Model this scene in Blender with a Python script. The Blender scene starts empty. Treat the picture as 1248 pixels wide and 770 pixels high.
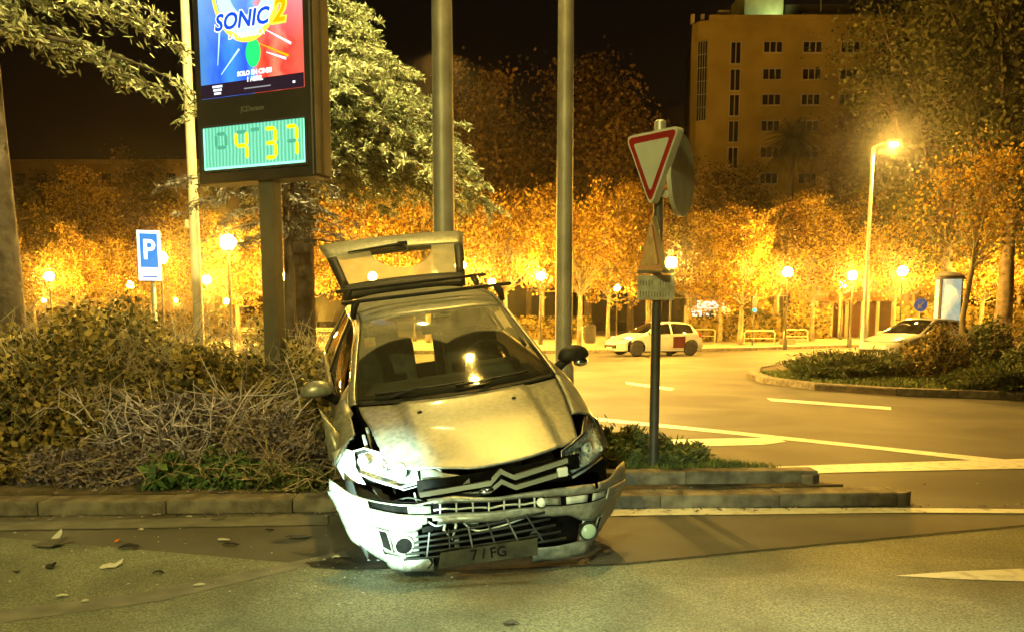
import bpy, bmesh, math, random
import numpy as np
from mathutils import Vector, Matrix, Euler, noise as mnoise

SC = bpy.context.scene
COL = SC.collection
PI = math.pi
rad = math.radians

# ------------------------------------------------------------------ camera
F = 1050.0            # focal length in pixels of the 1248 px wide photograph
EYE = 1.58
HY = 389.0            # row of the horizon in the photograph
TILT = rad(7.0)       # the phone points a little downwards
PP = HY + F * math.tan(TILT)
cam_data = bpy.data.cameras.new('camera')
cam_data.sensor_width = 36.0
cam_data.lens = F / 1248.0 * 36.0
cam_data.shift_y = (PP - 385.0) / 1248.0
cam_data.clip_start = 0.05
cam_data.clip_end = 2000.0
cam = bpy.data.objects.new('camera', cam_data)
cam.location = (0, 0, EYE)
cam.rotation_euler = (PI / 2 - TILT, 0, 0)
COL.objects.link(cam)
SC.camera = cam

# ------------------------------------------------------------------ night sky
world = bpy.data.worlds.new('World')
SC.world = world
world.use_nodes = True
wn = world.node_tree
wn.nodes.clear()
w_out = wn.nodes.new('ShaderNodeOutputWorld')
w_sky = wn.nodes.new('ShaderNodeTexSky')
w_sky.sky_type = 'NISHITA'
w_sky.sun_disc = False
w_sky.sun_elevation = rad(1.0)
w_sky.sun_rotation = rad(200)
w_bg1 = wn.nodes.new('ShaderNodeBackground')
w_bg1.inputs[1].default_value = 0.0004
wn.links.new(w_sky.outputs[0], w_bg1.inputs[0])
w_bg2 = wn.nodes.new('ShaderNodeBackground')          # town glow on the night sky
w_bg2.inputs[0].default_value = (1.0, 0.47, 0.20, 1)
w_bg2.inputs[1].default_value = 0.0012
w_add = wn.nodes.new('ShaderNodeAddShader')
wn.links.new(w_bg1.outputs[0], w_add.inputs[0])
wn.links.new(w_bg2.outputs[0], w_add.inputs[1])
wn.links.new(w_add.outputs[0], w_out.inputs[0])

SC.view_settings.view_transform = 'Standard'
SC.view_settings.look = 'None'
SC.view_settings.exposure = 0.6
SC.view_settings.gamma = 1.0
SC.view_settings.use_curve_mapping = False
SC.cycles.use_denoising = True
SC.cycles.max_bounces = 5
SC.cycles.diffuse_bounces = 1
SC.cycles.glossy_bounces = 3
SC.cycles.transparent_max_bounces = 12
SC.cycles.transmission_bounces = 3
SC.cycles.sample_clamp_indirect = 4.0
SC.cycles.sample_clamp_direct = 0.0
SC.cycles.caustics_reflective = False
SC.cycles.caustics_refractive = False

SODIUM = (1.0, 0.50, 0.06)

def lamp(name, kind, loc, power, color, radius=0.12, aim=None, cone=None, blend=0.5, parent=None):
    d = bpy.data.lights.new(name, kind)
    d.energy = power
    d.color = color
    d.shadow_soft_size = radius
    if kind == 'SPOT':
        d.spot_size = cone
        d.spot_blend = blend
    o = bpy.data.objects.new(name, d)
    COL.objects.link(o)
    o.location = loc
    if aim is not None:
        o.rotation_euler = (Vector(aim) - Vector(loc)).to_track_quat('-Z', 'Y').to_euler()
    return o

# spots added as headlamp beams assumed behind the photographer; no car is built
lamp('assumed_headlamp_beam', 'SPOT', (-2.05, -2.6, 0.72), 34000, (0.62, 1.0, 0.78), 0.05, (-0.80, 5.5, 0.42), rad(6.6), 0.5)
lamp('assumed_headlamp_beam', 'SPOT', (-0.65, -2.7, 0.68), 1500, (0.74, 1.0, 0.58), 0.05, (0.3, 4.6, -0.95), rad(34), 0.8)

# ------------------------------------------------------------------ helpers
def ray(px, py):
    a = (px - 624.0) / F; b = -(py - PP) / F
    return Vector((a, math.cos(TILT) + b * math.sin(TILT), -math.sin(TILT) + b * math.cos(TILT)))

def P(px, py, Y):
    """point seen at a photograph pixel, Y metres away"""
    r = ray(px, py)
    r *= Y / r.y
    return Vector((r.x, Y, EYE + r.z))

def G(px, py, z=0.0):
    """point of the horizontal plane z seen at a photograph pixel"""
    r = ray(px, py)
    r *= (z - EYE) / r.z
    return Vector((r.x, r.y, z))

def PX(px, Y, py=HY):
    return P(px, py, Y).x

def ZY(py, Y):
    return P(624, py, Y).z

class MB:
    """collects shapes; build() links them as one mesh object"""
    def __init__(self):
        self.v = []; self.f = []
    def add(self, verts, faces):
        b = len(self.v)
        self.v += [tuple(p) for p in verts]
        self.f += [tuple(i + b for i in q) for q in faces]
        return self
    def box(self, c, s, rot=None, taper=1.0):
        x, y, z = s[0] / 2, s[1] / 2, s[2] / 2
        vs = [(-x, -y, -z), (x, -y, -z), (x, y, -z), (-x, y, -z),
              (-x * taper, -y * taper, z), (x * taper, -y * taper, z), (x * taper, y * taper, z), (-x * taper, y * taper, z)]
        vs = [Vector(p) for p in vs]
        if rot is not None:
            vs = [rot @ p for p in vs]
        c = Vector(c)
        return self.add([p + c for p in vs], [(0, 3, 2, 1), (4, 5, 6, 7), (0, 1, 5, 4), (1, 2, 6, 5), (2, 3, 7, 6), (3, 0, 4, 7)])
    def rbox(self, c, s, b=0.02, rot=None):
        bm = bmesh.new()
        bmesh.ops.create_cube(bm, size=1.0)
        for v in bm.verts:
            v.co = Vector((v.co.x * s[0], v.co.y * s[1], v.co.z * s[2]))
        bmesh.ops.bevel(bm, geom=bm.edges[:], offset=b, segments=2, affect='EDGES', profile=0.6)
        c = Vector(c)
        idx = {v: i for i, v in enumerate(bm.verts)}
        vs = [((rot @ v.co) if rot is not None else v.co) + c for v in bm.verts]
        fs = [tuple(idx[v] for v in f.verts) for f in bm.faces]
        bm.free()
        return self.add(vs, fs)
    def tube(self, path, radii, n=8, caps=True):
        path = [Vector(p) for p in path]
        if not hasattr(radii, '__len__'):
            radii = [radii] * len(path)
        vs = []; fs = []
        up = None
        for i, p in enumerate(path):
            d = (path[min(i + 1, len(path) - 1)] - path[max(i - 1, 0)])
            if d.length < 1e-9:
                d = Vector((0, 0, 1))
            d.normalize()
            if up is None:
                up = Vector((1, 0, 0)) if abs(d.x) < 0.8 else Vector((0, 1, 0))
            a = (up - d * up.dot(d)).normalized()
            up = a
            b = d.cross(a)
            for k in range(n):
                t = 2 * PI * k / n
                vs.append(p + (a * math.cos(t) + b * math.sin(t)) * radii[i])
        m = len(path)
        for i in range(m - 1):
            for k in range(n):
                k2 = (k + 1) % n
                fs.append((i * n + k, i * n + k2, (i + 1) * n + k2, (i + 1) * n + k))
        if caps:
            fs.append(tuple(range(n - 1, -1, -1)))
            fs.append(tuple((m - 1) * n + k for k in range(n)))
        return self.add(vs, fs)
    def lathe(self, prof, n=16, c=(0, 0, 0), axis='z', scale=(1, 1)):
        c = Vector(c)
        vs = []; fs = []
        for (r, h) in prof:
            for k in range(n):
                t = 2 * PI * k / n
                a, b = r * math.cos(t) * scale[0], r * math.sin(t) * scale[1]
                if axis == 'z': q = Vector((a, b, h))
                elif axis == 'y': q = Vector((a, h, b))
                else: q = Vector((h, a, b))
                vs.append(q + c)
        for i in range(len(prof) - 1):
            for k in range(n):
                k2 = (k + 1) % n
                fs.append((i * n + k, i * n + k2, (i + 1) * n + k2, (i + 1) * n + k))
        fs.append(tuple(range(n - 1, -1, -1)))
        fs.append(tuple((len(prof) - 1) * n + k for k in range(n)))
        return self.add(vs, fs)
    def sphere(self, c, r, n=12, m=8, sc=(1, 1, 1)):
        vs = []; fs = []
        c = Vector(c)
        for i in range(m + 1):
            ph = PI * i / m
            for k in range(n):
                t = 2 * PI * k / n
                vs.append(c + Vector((r * sc[0] * math.sin(ph) * math.cos(t), r * sc[1] * math.sin(ph) * math.sin(t), r * sc[2] * math.cos(ph))))
        for i in range(m):
            for k in range(n):
                k2 = (k + 1) % n
                fs.append((i * n + k, (i + 1) * n + k, (i + 1) * n + k2, i * n + k2))
        return self.add(vs, fs)
    def prism(self, poly, z0, z1, M=None):
        """poly: list of (x, y); extruded from z0 to z1; M maps local -> target space"""
        n = len(poly)
        vs = [Vector((p[0], p[1], z0)) for p in poly] + [Vector((p[0], p[1], z1)) for p in poly]
        if M is not None:
            vs = [M @ v for v in vs]
        fs = [tuple(range(n - 1, -1, -1)), tuple(range(n, 2 * n))]
        for i in range(n):
            j = (i + 1) % n
            fs.append((i, j, n + j, n + i))
        return self.add(vs, fs)
    def sheet(self, poly, z):
        return self.add([(p[0], p[1], z) for p in poly], [tuple(range(len(poly)))])
    def grid(self, rows, skip=None, flip=False):
        nr, nc = len(rows), len(rows[0])
        vs = [p for r in rows for p in r]
        fs = []
        for i in range(nr - 1):
            for j in range(nc - 1):
                if skip and skip(i, j):
                    continue
                q = (i * nc + j, i * nc + j + 1, (i + 1) * nc + j + 1, (i + 1) * nc + j)
                fs.append(q[::-1] if flip else q)
        return self.add(vs, fs)
    def mesh(self, name):
        me = bpy.data.meshes.new(name)
        me.from_pydata(self.v, [], self.f)
        me.update()
        return me
    def build(self, name, mat, parent=None, smooth=False, angle=None, thick=0.0, fix=False):
        me = self.mesh(name)
        if fix:
            bm = bmesh.new(); bm.from_mesh(me)
            bmesh.ops.remove_doubles(bm, verts=bm.verts[:], dist=1e-5)
            bmesh.ops.recalc_face_normals(bm, faces=bm.faces[:])
            bm.to_mesh(me); bm.free()
        me.materials.append(mat)
        if smooth:
            me.polygons.foreach_set('use_smooth', [True] * len(me.polygons))
            if angle is not None:
                me.set_sharp_from_angle(angle=angle)
        o = bpy.data.objects.new(name, me)
        COL.objects.link(o)
        if thick:
            md = o.modifiers.new('thickness', 'SOLIDIFY')
            md.thickness = thick; md.offset = -1
        if parent is not None:
            o.parent = parent
        return o

def empty(name, loc=(0, 0, 0), rot=(0, 0, 0)):
    o = bpy.data.objects.new(name, None)
    o.empty_display_size = 0.2
    COL.objects.link(o)
    o.location = loc
    o.rotation_euler = rot
    return o

def tag(o, label=None, cat=None, group=None, kind=None):
    if label: o['label'] = label
    if cat: o['category'] = cat
    if group: o['group'] = group
    if kind: o['kind'] = kind
    return o

def structure(o):
    o['kind'] = 'structure'
    return o

def copy_tree(o, parent=None):
    c = o.copy()
    COL.objects.link(c)
    if parent is not None:
        c.parent = parent
    for ch in o.children:
        copy_tree(ch, c)
    return c

def quads_mesh(name, C, A, B, mat, parent=None, kind=None):
    """many small leaf faces: centres C, half axes A and B (n x 3 arrays); diamond-shaped leaves"""
    C = np.asarray(C); n = len(C)
    V = np.empty((n, 4, 3), dtype=np.float32)
    V[:, 0] = C - A; V[:, 1] = C + B; V[:, 2] = C + A; V[:, 3] = C - B
    me = bpy.data.meshes.new(name)
    me.vertices.add(n * 4)
    me.vertices.foreach_set('co', V.reshape(-1))
    me.loops.add(n * 4)
    me.loops.foreach_set('vertex_index', np.arange(n * 4, dtype=np.int32))
    me.polygons.add(n)
    me.polygons.foreach_set('loop_start', np.arange(0, n * 4, 4, dtype=np.int32))
    me.update(calc_edges=True)
    me.validate()
    me.materials.append(mat)
    o = bpy.data.objects.new(name, me)
    COL.objects.link(o)
    if parent is not None:
        o.parent = parent
    if kind: o['kind'] = kind
    return o

def rand_frames(rng, n, la, lb, up=0.0):
    a = rng.normal(size=(n, 3)); a[:, 2] += up
    a /= np.linalg.norm(a, axis=1)[:, None] + 1e-9
    b = rng.normal(size=(n, 3))
    b -= a * (a * b).sum(1)[:, None]
    b /= np.linalg.norm(b, axis=1)[:, None] + 1e-9
    s = rng.uniform(0.6, 1.25, size=(n, 1))
    return a * la * s, b * lb * s

# ------------------------------------------------------------------ materials
def mat(name, c1, c2=None, scale=6.0, rough=0.6, metal=0.0, bump=0.0, bscale=40.0, detail=4.0, spec=None,
        emit=None, estr=0.0, trans=0.0, coat=0.0, island=0.0, contrast=(0.35, 0.65), coords='Object', rough2=None, big=0.0):
    m = bpy.data.materials.new(name)
    m.use_nodes = True
    nt = m.node_tree
    N = nt.nodes; L = nt.links
    bs = N['Principled BSDF']
    out = N['Material Output']
    bs.inputs['Roughness'].default_value = rough
    bs.inputs['Metallic'].default_value = metal
    bs.inputs['Coat Weight'].default_value = coat
    bs.inputs['Coat Roughness'].default_value = 0.08
    if spec is not None:
        bs.inputs['Specular IOR Level'].default_value = spec
    bs.inputs['Base Color'].default_value = (*c1, 1)
    tc = N.new('ShaderNodeTexCoord')
    col_out = None
    if c2 is not None:
        nz = N.new('ShaderNodeTexNoise')
        nz.inputs['Scale'].default_value = scale
        nz.inputs['Detail'].default_value = detail
        L.new(tc.outputs[coords], nz.inputs['Vector'])
        cr = N.new('ShaderNodeValToRGB')
        cr.color_ramp.elements[0].position = contrast[0]
        cr.color_ramp.elements[1].position = contrast[1]
        cr.color_ramp.elements[0].color = (*c1, 1)
        cr.color_ramp.elements[1].color = (*c2, 1)
        if island:
            ge = N.new('ShaderNodeNewGeometry')
            mx = N.new('ShaderNodeMath'); mx.operation = 'MULTIPLY_ADD'
            L.new(ge.outputs['Random Per Island'], mx.inputs[0])
            mx.inputs[1].default_value = island
            L.new(nz.outputs['Fac'], mx.inputs[2])
            sb = N.new('ShaderNodeMath'); sb.operation = 'SUBTRACT'
            L.new(mx.outputs[0], sb.inputs[0]); sb.inputs[1].default_value = island / 2
            L.new(sb.outputs[0], cr.inputs['Fac'])
        else:
            L.new(nz.outputs['Fac'], cr.inputs['Fac'])
        col_out = cr.outputs['Color']
        if big:
            n2 = N.new('ShaderNodeTexNoise'); n2.inputs['Scale'].default_value = big; n2.inputs['Detail'].default_value = 7; n2.inputs['Distortion'].default_value = 0.8
            L.new(tc.outputs[coords], n2.inputs['Vector'])
            m2 = N.new('ShaderNodeMapRange'); m2.inputs['From Min'].default_value = 0.32; m2.inputs['From Max'].default_value = 0.68; m2.inputs['To Min'].default_value = 0.5; m2.inputs['To Max'].default_value = 1.2
            L.new(n2.outputs['Fac'], m2.inputs['Value'])
            vm = N.new('ShaderNodeVectorMath'); vm.operation = 'SCALE'; L.new(col_out, vm.inputs[0]); L.new(m2.outputs[0], vm.inputs['Scale'])
            col_out = vm.outputs[0]
        L.new(col_out, bs.inputs['Base Color'])
        if rough2 is not None:
            mr = N.new('ShaderNodeMapRange')
            L.new(nz.outputs['Fac'], mr.inputs['Value'])
            mr.inputs['From Min'].default_value = 0.3; mr.inputs['From Max'].default_value = 0.7
            mr.inputs['To Min'].default_value = rough; mr.inputs['To Max'].default_value = rough2
            L.new(mr.outputs[0], bs.inputs['Roughness'])
    if bump:
        nb = N.new('ShaderNodeTexNoise')
        nb.inputs['Scale'].default_value = bscale
        nb.inputs['Detail'].default_value = 5
        L.new(tc.outputs[coords], nb.inputs['Vector'])
        bp = N.new('ShaderNodeBump')
        bp.inputs['Strength'].default_value = bump
        bp.inputs['Distance'].default_value = 0.02
        L.new(nb.outputs['Fac'], bp.inputs['Height'])
        L.new(bp.outputs[0], bs.inputs['Normal'])
    if emit is not None:
        bs.inputs['Emission Color'].default_value = (*emit, 1)
        bs.inputs['Emission Strength'].default_value = estr
    if trans:
        tr = N.new('ShaderNodeBsdfTranslucent')
        if col_out is not None: L.new(col_out, tr.inputs['Color'])
        else: tr.inputs['Color'].default_value = (*c1, 1)
        mix = N.new('ShaderNodeMixShader')
        mix.inputs[0].default_value = trans
        L.new(bs.outputs[0], mix.inputs[1]); L.new(tr.outputs[0], mix.inputs[2])
        L.new(mix.outputs[0], out.inputs['Surface'])
    return m

def glass(name, tint=(0.75, 0.8, 0.75), rough=0.02, refl=1.0, film=0.0, film_col=(0.5, 0.48, 0.4)):
    m = bpy.data.materials.new(name)
    m.use_nodes = True
    nt = m.node_tree; N = nt.nodes; L = nt.links
    N.remove(N['Principled BSDF'])
    out = N['Material Output']
    tr = N.new('ShaderNodeBsdfTransparent'); tr.inputs[0].default_value = (*tint, 1)
    gl = N.new('ShaderNodeBsdfGlossy'); gl.inputs['Roughness'].default_value = rough
    lw = N.new('ShaderNodeLayerWeight'); lw.inputs['Blend'].default_value = 0.5
    pw_ = N.new('ShaderNodeMath'); pw_.operation = 'POWER'; pw_.inputs[1].default_value = 4.0; L.new(lw.outputs['Facing'], pw_.inputs[0])
    sm = N.new('ShaderNodeMath'); sm.operation = 'MULTIPLY_ADD'; sm.inputs[1].default_value = 0.9; sm.inputs[2].default_value = 0.05; L.new(pw_.outputs[0], sm.inputs[0])
    mu = N.new('ShaderNodeMath'); mu.operation = 'MULTIPLY'; mu.inputs[1].default_value = refl; mu.use_clamp = True
    L.new(sm.outputs[0], mu.inputs[0])
    mx = N.new('ShaderNodeMixShader')
    L.new(mu.outputs[0], mx.inputs[0]); L.new(tr.outputs[0], mx.inputs[1]); L.new(gl.outputs[0], mx.inputs[2])
    last = mx
    if film:
        df = N.new('ShaderNodeBsdfDiffuse'); df.inputs[0].default_value = (*film_col, 1)
        m2 = N.new('ShaderNodeMixShader'); m2.inputs[0].default_value = film
        L.new(mx.outputs[0], m2.inputs[1]); L.new(df.outputs[0], m2.inputs[2])
        last = m2
    L.new(last.outputs[0], out.inputs['Surface'])
    return m

def emitter(name, col, strength):
    m = bpy.data.materials.new(name)
    m.use_nodes = True
    nt = m.node_tree; N = nt.nodes; L = nt.links
    N.remove(N['Principled BSDF'])
    e = N.new('ShaderNodeEmission')
    e.inputs[0].default_value = (*col, 1); e.inputs[1].default_value = strength
    L.new(e.outputs[0], N['Material Output'].inputs['Surface'])
    return m

M = {}
M['asphalt'] = mat('asphalt', (0.055, 0.053, 0.048), (0.125, 0.12, 0.105), 1.3, 0.66, bump=0.45, bscale=90, detail=14, big=0.45, contrast=(0.25, 0.75), rough2=0.8)
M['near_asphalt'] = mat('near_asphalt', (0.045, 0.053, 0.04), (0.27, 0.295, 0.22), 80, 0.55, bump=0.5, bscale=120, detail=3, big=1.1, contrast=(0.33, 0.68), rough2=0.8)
M['paint_line'] = mat('paint_line', (0.30, 0.29, 0.26), (0.68, 0.67, 0.62), 9, 0.6, detail=8, contrast=(0.25, 0.5))
M['pale_streak'] = mat('pale_streak', (0.10, 0.10, 0.09), (0.185, 0.185, 0.165), 5, 0.65, detail=10, contrast=(0.38, 0.72))  # pale tone for the drawn light streak and the gutter
M['kerb'] = mat('kerb', (0.085, 0.07, 0.055), (0.21, 0.185, 0.145), 7, 0.8, bump=0.5, bscale=60, detail=8)
M['kerb_red'] = mat('kerb_red', (0.20, 0.15, 0.12), (0.30, 0.24, 0.19), 7, 0.8, bump=0.5, bscale=60, detail=8)
M['soil'] = mat('soil', (0.035, 0.026, 0.017), (0.11, 0.085, 0.05), 5, 0.95, bump=1.0, bscale=22, detail=8)
M['grass'] = mat('grass', (0.07, 0.11, 0.025), (0.14, 0.17, 0.05), 8, 0.9, island=0.6)
M['paving'] = mat('paving', (0.30, 0.27, 0.22), (0.40, 0.36, 0.30), 1.5, 0.8, bump=0.2, bscale=9)
M['steel_grey'] = mat('steel_grey', (0.22, 0.21, 0.19), (0.34, 0.33, 0.30), 3, 0.5, metal=0.3, detail=8)
M['galvanised'] = mat('galvanised', (0.50, 0.50, 0.46), (0.66, 0.66, 0.62), 8, 0.42, metal=0.35, detail=6)
M['dark_metal'] = mat('dark_metal', (0.035, 0.034, 0.032), (0.06, 0.055, 0.05), 7, 0.5)
M['dark_bronze'] = mat('dark_bronze', (0.10, 0.075, 0.045), (0.15, 0.11, 0.07), 4, 0.5)
M['cream_metal'] = mat('cream_metal', (0.66, 0.58, 0.43), (0.78, 0.70, 0.54), 6, 0.5)
M['bark_plane'] = mat('bark_plane', (0.22, 0.19, 0.13), (0.42, 0.38, 0.28), 3, 0.9, bump=0.4, bscale=9)
M['bark_dark'] = mat('bark_dark', (0.07, 0.055, 0.05), (0.15, 0.12, 0.11), 5, 0.95, bump=1.0, bscale=14)
M['leaf_autumn'] = mat('leaf_autumn', (0.20, 0.10, 0.015), (0.60, 0.42, 0.07), 0.8, 0.75, trans=0.4, island=0.8)
M['leaf_brown'] = mat('leaf_brown', (0.10, 0.065, 0.025), (0.22, 0.14, 0.05), 0.4, 0.8, trans=0.3, island=0.6)
M['leaf_olive'] = mat('leaf_olive', (0.03, 0.036, 0.012), (0.075, 0.08, 0.028), 0.5, 0.8, trans=0.3, island=0.7)
M['needle'] = mat('needle', (0.13, 0.15, 0.07), (0.46, 0.47, 0.30), 1.2, 0.75, trans=0.2, island=0.7)
M['needle_grey'] = mat('needle_grey', (0.10, 0.10, 0.10), (0.24, 0.23, 0.24), 1.5, 0.75, trans=0.2, island=0.7)
M['hedge_leaf'] = mat('hedge_leaf', (0.05, 0.05, 0.014), (0.38, 0.28, 0.07), 1.6, 0.7, trans=0.25, island=0.9)
M['dry_leaf'] = mat('dry_leaf', (0.08, 0.065, 0.08), (0.27, 0.23, 0.28), 3, 0.8, trans=0.2, island=0.9)
M['shrub_green'] = mat('shrub_green', (0.04, 0.10, 0.03), (0.13, 0.22, 0.07), 3, 0.6, trans=0.25, island=0.8)
M['juniper'] = mat('juniper', (0.035, 0.06, 0.018), (0.13, 0.15, 0.05), 2.2, 0.75, trans=0.2, island=0.8)
M['twig'] = mat('twig', (0.20, 0.15, 0.09), (0.44, 0.36, 0.24), 5, 0.85)
M['twig_pale'] = mat('twig_pale', (0.38, 0.34, 0.39), (0.58, 0.52, 0.58), 5, 0.85)
# ================================================================== GROUND
structure(MB().sheet([(-400, -60), (400, -60), (400, 700), (-400, 700)], 0.0).build('ground', M['asphalt']))

def gpoly(pts, z):
    return [(G(x, y).x, G(x, y).y) for x, y in pts]

# greener, coarser-grained road sheet in front
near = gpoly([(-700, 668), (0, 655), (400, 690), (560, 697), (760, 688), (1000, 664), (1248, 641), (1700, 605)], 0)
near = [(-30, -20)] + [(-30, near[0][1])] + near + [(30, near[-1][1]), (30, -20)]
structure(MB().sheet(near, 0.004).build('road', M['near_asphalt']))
# thin dark line along the edge of the front sheet
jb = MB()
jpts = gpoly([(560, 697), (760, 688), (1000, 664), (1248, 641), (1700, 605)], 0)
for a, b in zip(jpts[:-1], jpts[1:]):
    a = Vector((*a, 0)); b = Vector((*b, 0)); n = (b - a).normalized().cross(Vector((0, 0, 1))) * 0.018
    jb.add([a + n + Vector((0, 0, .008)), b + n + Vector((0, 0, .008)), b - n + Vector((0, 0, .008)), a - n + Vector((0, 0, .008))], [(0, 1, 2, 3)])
structure(jb.build('road_dark_line', mat('dark_line', (0.04, 0.04, 0.036), (0.08, 0.08, 0.07), 9, 0.95, spec=0.05)))

marks = {
 'edge_line': ([(690, 503), (730, 509), (900, 526), (1080, 545), (1248, 562), (1500, 590), (1500, 598), (1248, 568), (1080, 549), (900, 530), (730, 513), (690, 506)], 'paint_line'),
 'hatch_stripe': ([(790, 536), (945, 533), (958, 538), (930, 542), (790, 545)], 'paint_line'),
 'hatch_stripe.': ([(850, 572), (1050, 565), (1248, 559), (1400, 556), (1400, 569), (1248, 571), (1050, 575), (880, 580)], 'paint_line'),
 'lane_dash': ([(934, 485), (1086, 496), (1086, 499.5), (940, 488.5)], 'paint_line'),
 'lane_dash.': ([(762, 465), (822, 473), (818, 476), (764, 468)], 'paint_line'),
 'give_way_tooth': ([(1090, 702), (1160, 697), (1330, 690), (1330, 712), (1160, 706)], 'paint_line'),
 'pale_streak': ([(-60, 752), (180, 722), (420, 672), (424, 679), (190, 734), (-60, 768)], 'pale_streak'),  # streak of light on the road, drawn as a pale sheet
 'gutter_strip': ([(-500, 634), (0, 637), (400, 628), (400, 640), (0, 647), (-500, 648)], 'pale_streak'),
 'gutter_strip.': ([(740, 619.5), (1115, 619.5), (1260, 621), (1260, 626), (1115, 625), (740, 629)], 'paint_line'),
}
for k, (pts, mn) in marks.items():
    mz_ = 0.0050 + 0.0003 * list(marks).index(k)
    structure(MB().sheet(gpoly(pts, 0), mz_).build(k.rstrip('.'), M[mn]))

# ------------------------------------------------------------------ median
FK0 = Vector((-14.0, 6.30, 0)); FK1 = Vector((3.28, 7.20, 0))      # road side edge of the front kerb
def kerb_run(parent, a, b, w, h, mat_, length=1.0, z0=0.0, gap=0.0025):
    a = Vector(a); b = Vector(b)
    d = b - a; n = max(1, round(d.length / length)); d.normalize()
    side = Vector((-d.y, d.x, 0))
    step = (b - a).length / n
    me = None
    ang = math.atan2(d.y, d.x)
    for i in range(n):
        if me is None:
            mb = MB(); mb.rbox((step / 2, w / 2, h / 2), (step - gap, w, h), 0.016)
            me = mb.mesh('kerb_stone'); me.materials.append(mat_)
        o = bpy.data.objects.new('kerb_stone', me)
        COL.objects.link(o)
        o.location = a + d * (i * step) + Vector((0, 0, z0 + random.uniform(-0.003, 0.003)))
        o.rotation_euler = (0, 0, ang + random.uniform(-0.002, 0.002))
        o.parent = parent

random.seed(4)
mk = structure(MB().prism([(-14, 6.38), (3.1, 7.27), (3.2, 7.36), (3.1, 7.44), (-14, 6.56)], 0.0, 0.10).build('median_kerb', M['kerb']))
kerb_run(mk, FK0, FK1, 0.28, 0.118, M['kerb'])
# rounded nose stone
nose = MB()
dirk = (FK1 - FK0).normalized(); sidek = Vector((-dirk.y, dirk.x, 0))
prof = []
for k in range(9):
    t = -PI / 2 + PI * k / 8
    prof.append((math.cos(t) * 0.17, 0.14 + math.sin(t) * 0.14))
pts = [(0, 0)] + [(p[0], p[1]) for p in prof] + [(0, .28)]
Mk = Matrix.Translation(FK1 + Vector((0.004, 0, 0))) @ Matrix.Rotation(math.atan2(dirk.y, dirk.x), 4, 'Z')
no = nose.prism([(p[0], p[1]) for p in prof], 0, 0.117, Mk).build('kerb_stone', M['kerb'], mk)

med = [(-14, 6.58), (0, 7.28), (2.6, 7.46), (2.95, 7.55), (2.4, 7.85), (1.25, 9.0), (-1.0, 11.2), (-4, 16), (-10, 22), (-18, 24), (-18, 6.58)]
structure(MB().prism(med, 0.0, 0.125).build('median', M['soil']))
# inner raised bed kerb on the right of the car
rk = structure(MB().prism([(0.6, 7.53), (2.72, 7.66), (2.78, 7.70), (2.70, 7.74), (0.6, 7.76)], 0.10, 0.19).build('bed_kerb', M['kerb']))
kerb_run(rk, (0.35, 7.49, 0), (2.75, 7.62, 0), 0.20, 0.235, M['kerb'])
kerb_run(rk, (2.78, 7.66, 0), (1.55, 8.75, 0), 0.16, 0.20, M['kerb'])
bedp = [(0.3, 7.68), (2.62, 7.76), (1.5, 8.72), (0.6, 9.2), (-0.2, 9.0)]
structure(MB().prism(bedp, 0.10, 0.205).build('planting_bed', M['soil']))
# rear mound of soil and crushed shrub where the back wheels rest
mr = []
for j in range(19):
    row = []
    for i in range(19):
        u, v = i / 18 * 2 - 1, j / 18 * 2 - 1
        r = math.hypot(u, v)
        h = 0.125 + 0.30 * max(0, 1 - r * r) ** 1.0 + 0.05 * mnoise.noise((u * 3, v * 3, 2)) * max(0, 1 - r) - (0.03 if r > .95 else 0)
        row.append(Vector((-1.0 + u * 1.9, 9.0 + v * 1.5, h)))
    mr.append(row)
structure(MB().grid(mr).build('soil_mound', M['soil'], smooth=True))

# ------------------------------------------------------------------ roundabout island
isl = [(17, 15.2), (13, 15.9), (10, 16.8), (8.0, 17.9), (6.8, 19.3), (6.2, 21.2), (6.4, 23.4), (7.2, 26), (9.0, 29), (12, 32), (17, 35), (30, 36), (40, 25), (30, 15.5)]
structure(MB().prism(isl, 0.0, 0.13).build('roundabout_island', M['soil']))
ik = structure(MB().prism([(17, 15.3), (13, 16.0), (10, 16.9), (8.05, 18.0), (8.1, 18.1), (10.1, 17.05), (13, 16.15), (17, 15.5)], 0, 0.10).build('island_kerb', M['kerb']))
for a, b in zip(isl[:9], isl[1:10]):
    av = Vector((*a, 0)); bv = Vector((*b, 0))
    kerb_run(ik, bv, av, -0.3 if False else 0.3, 0.16, M['kerb'])
# grass on the island
rng = np.random.default_rng(3)
n = 26000
gx = rng.uniform(6.4, 18, n); gy = rng.uniform(15.6, 24, n)
def inside(poly, x, y):
    c = np.zeros(len(x), bool)
    j = len(poly) - 1
    for i in range(len(poly)):
        xi, yi = poly[i]; xj, yj = poly[j]
        with np.errstate(divide='ignore', invalid='ignore'):
            k = ((yi > y) != (yj > y)) & (x < (xj - xi) * (y - yi) / (yj - yi + 1e-12) + xi)
        c ^= k; j = i
    return c
shr = [(p[0] * .955 + 0.045 * 14, p[1] * .955 + .045 * 23) for p in isl]
keep = inside(shr, gx, gy)
gx, gy = gx[keep], gy[keep]
n = len(gx)
C = np.stack([gx, gy, np.full(n, 0.16)], 1)
A = rng.normal(size=(n, 3)) * [.03, .03, .01] + [0, 0, .05]
B = rng.normal(size=(n, 3)); B[:, 2] *= .2; B = B / np.linalg.norm(B, axis=1)[:, None] * .014
tag(quads_mesh('grass', C, A, B, M['grass']), 'short green grass along the kerb of the roundabout island', 'grass', kind='stuff')

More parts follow.
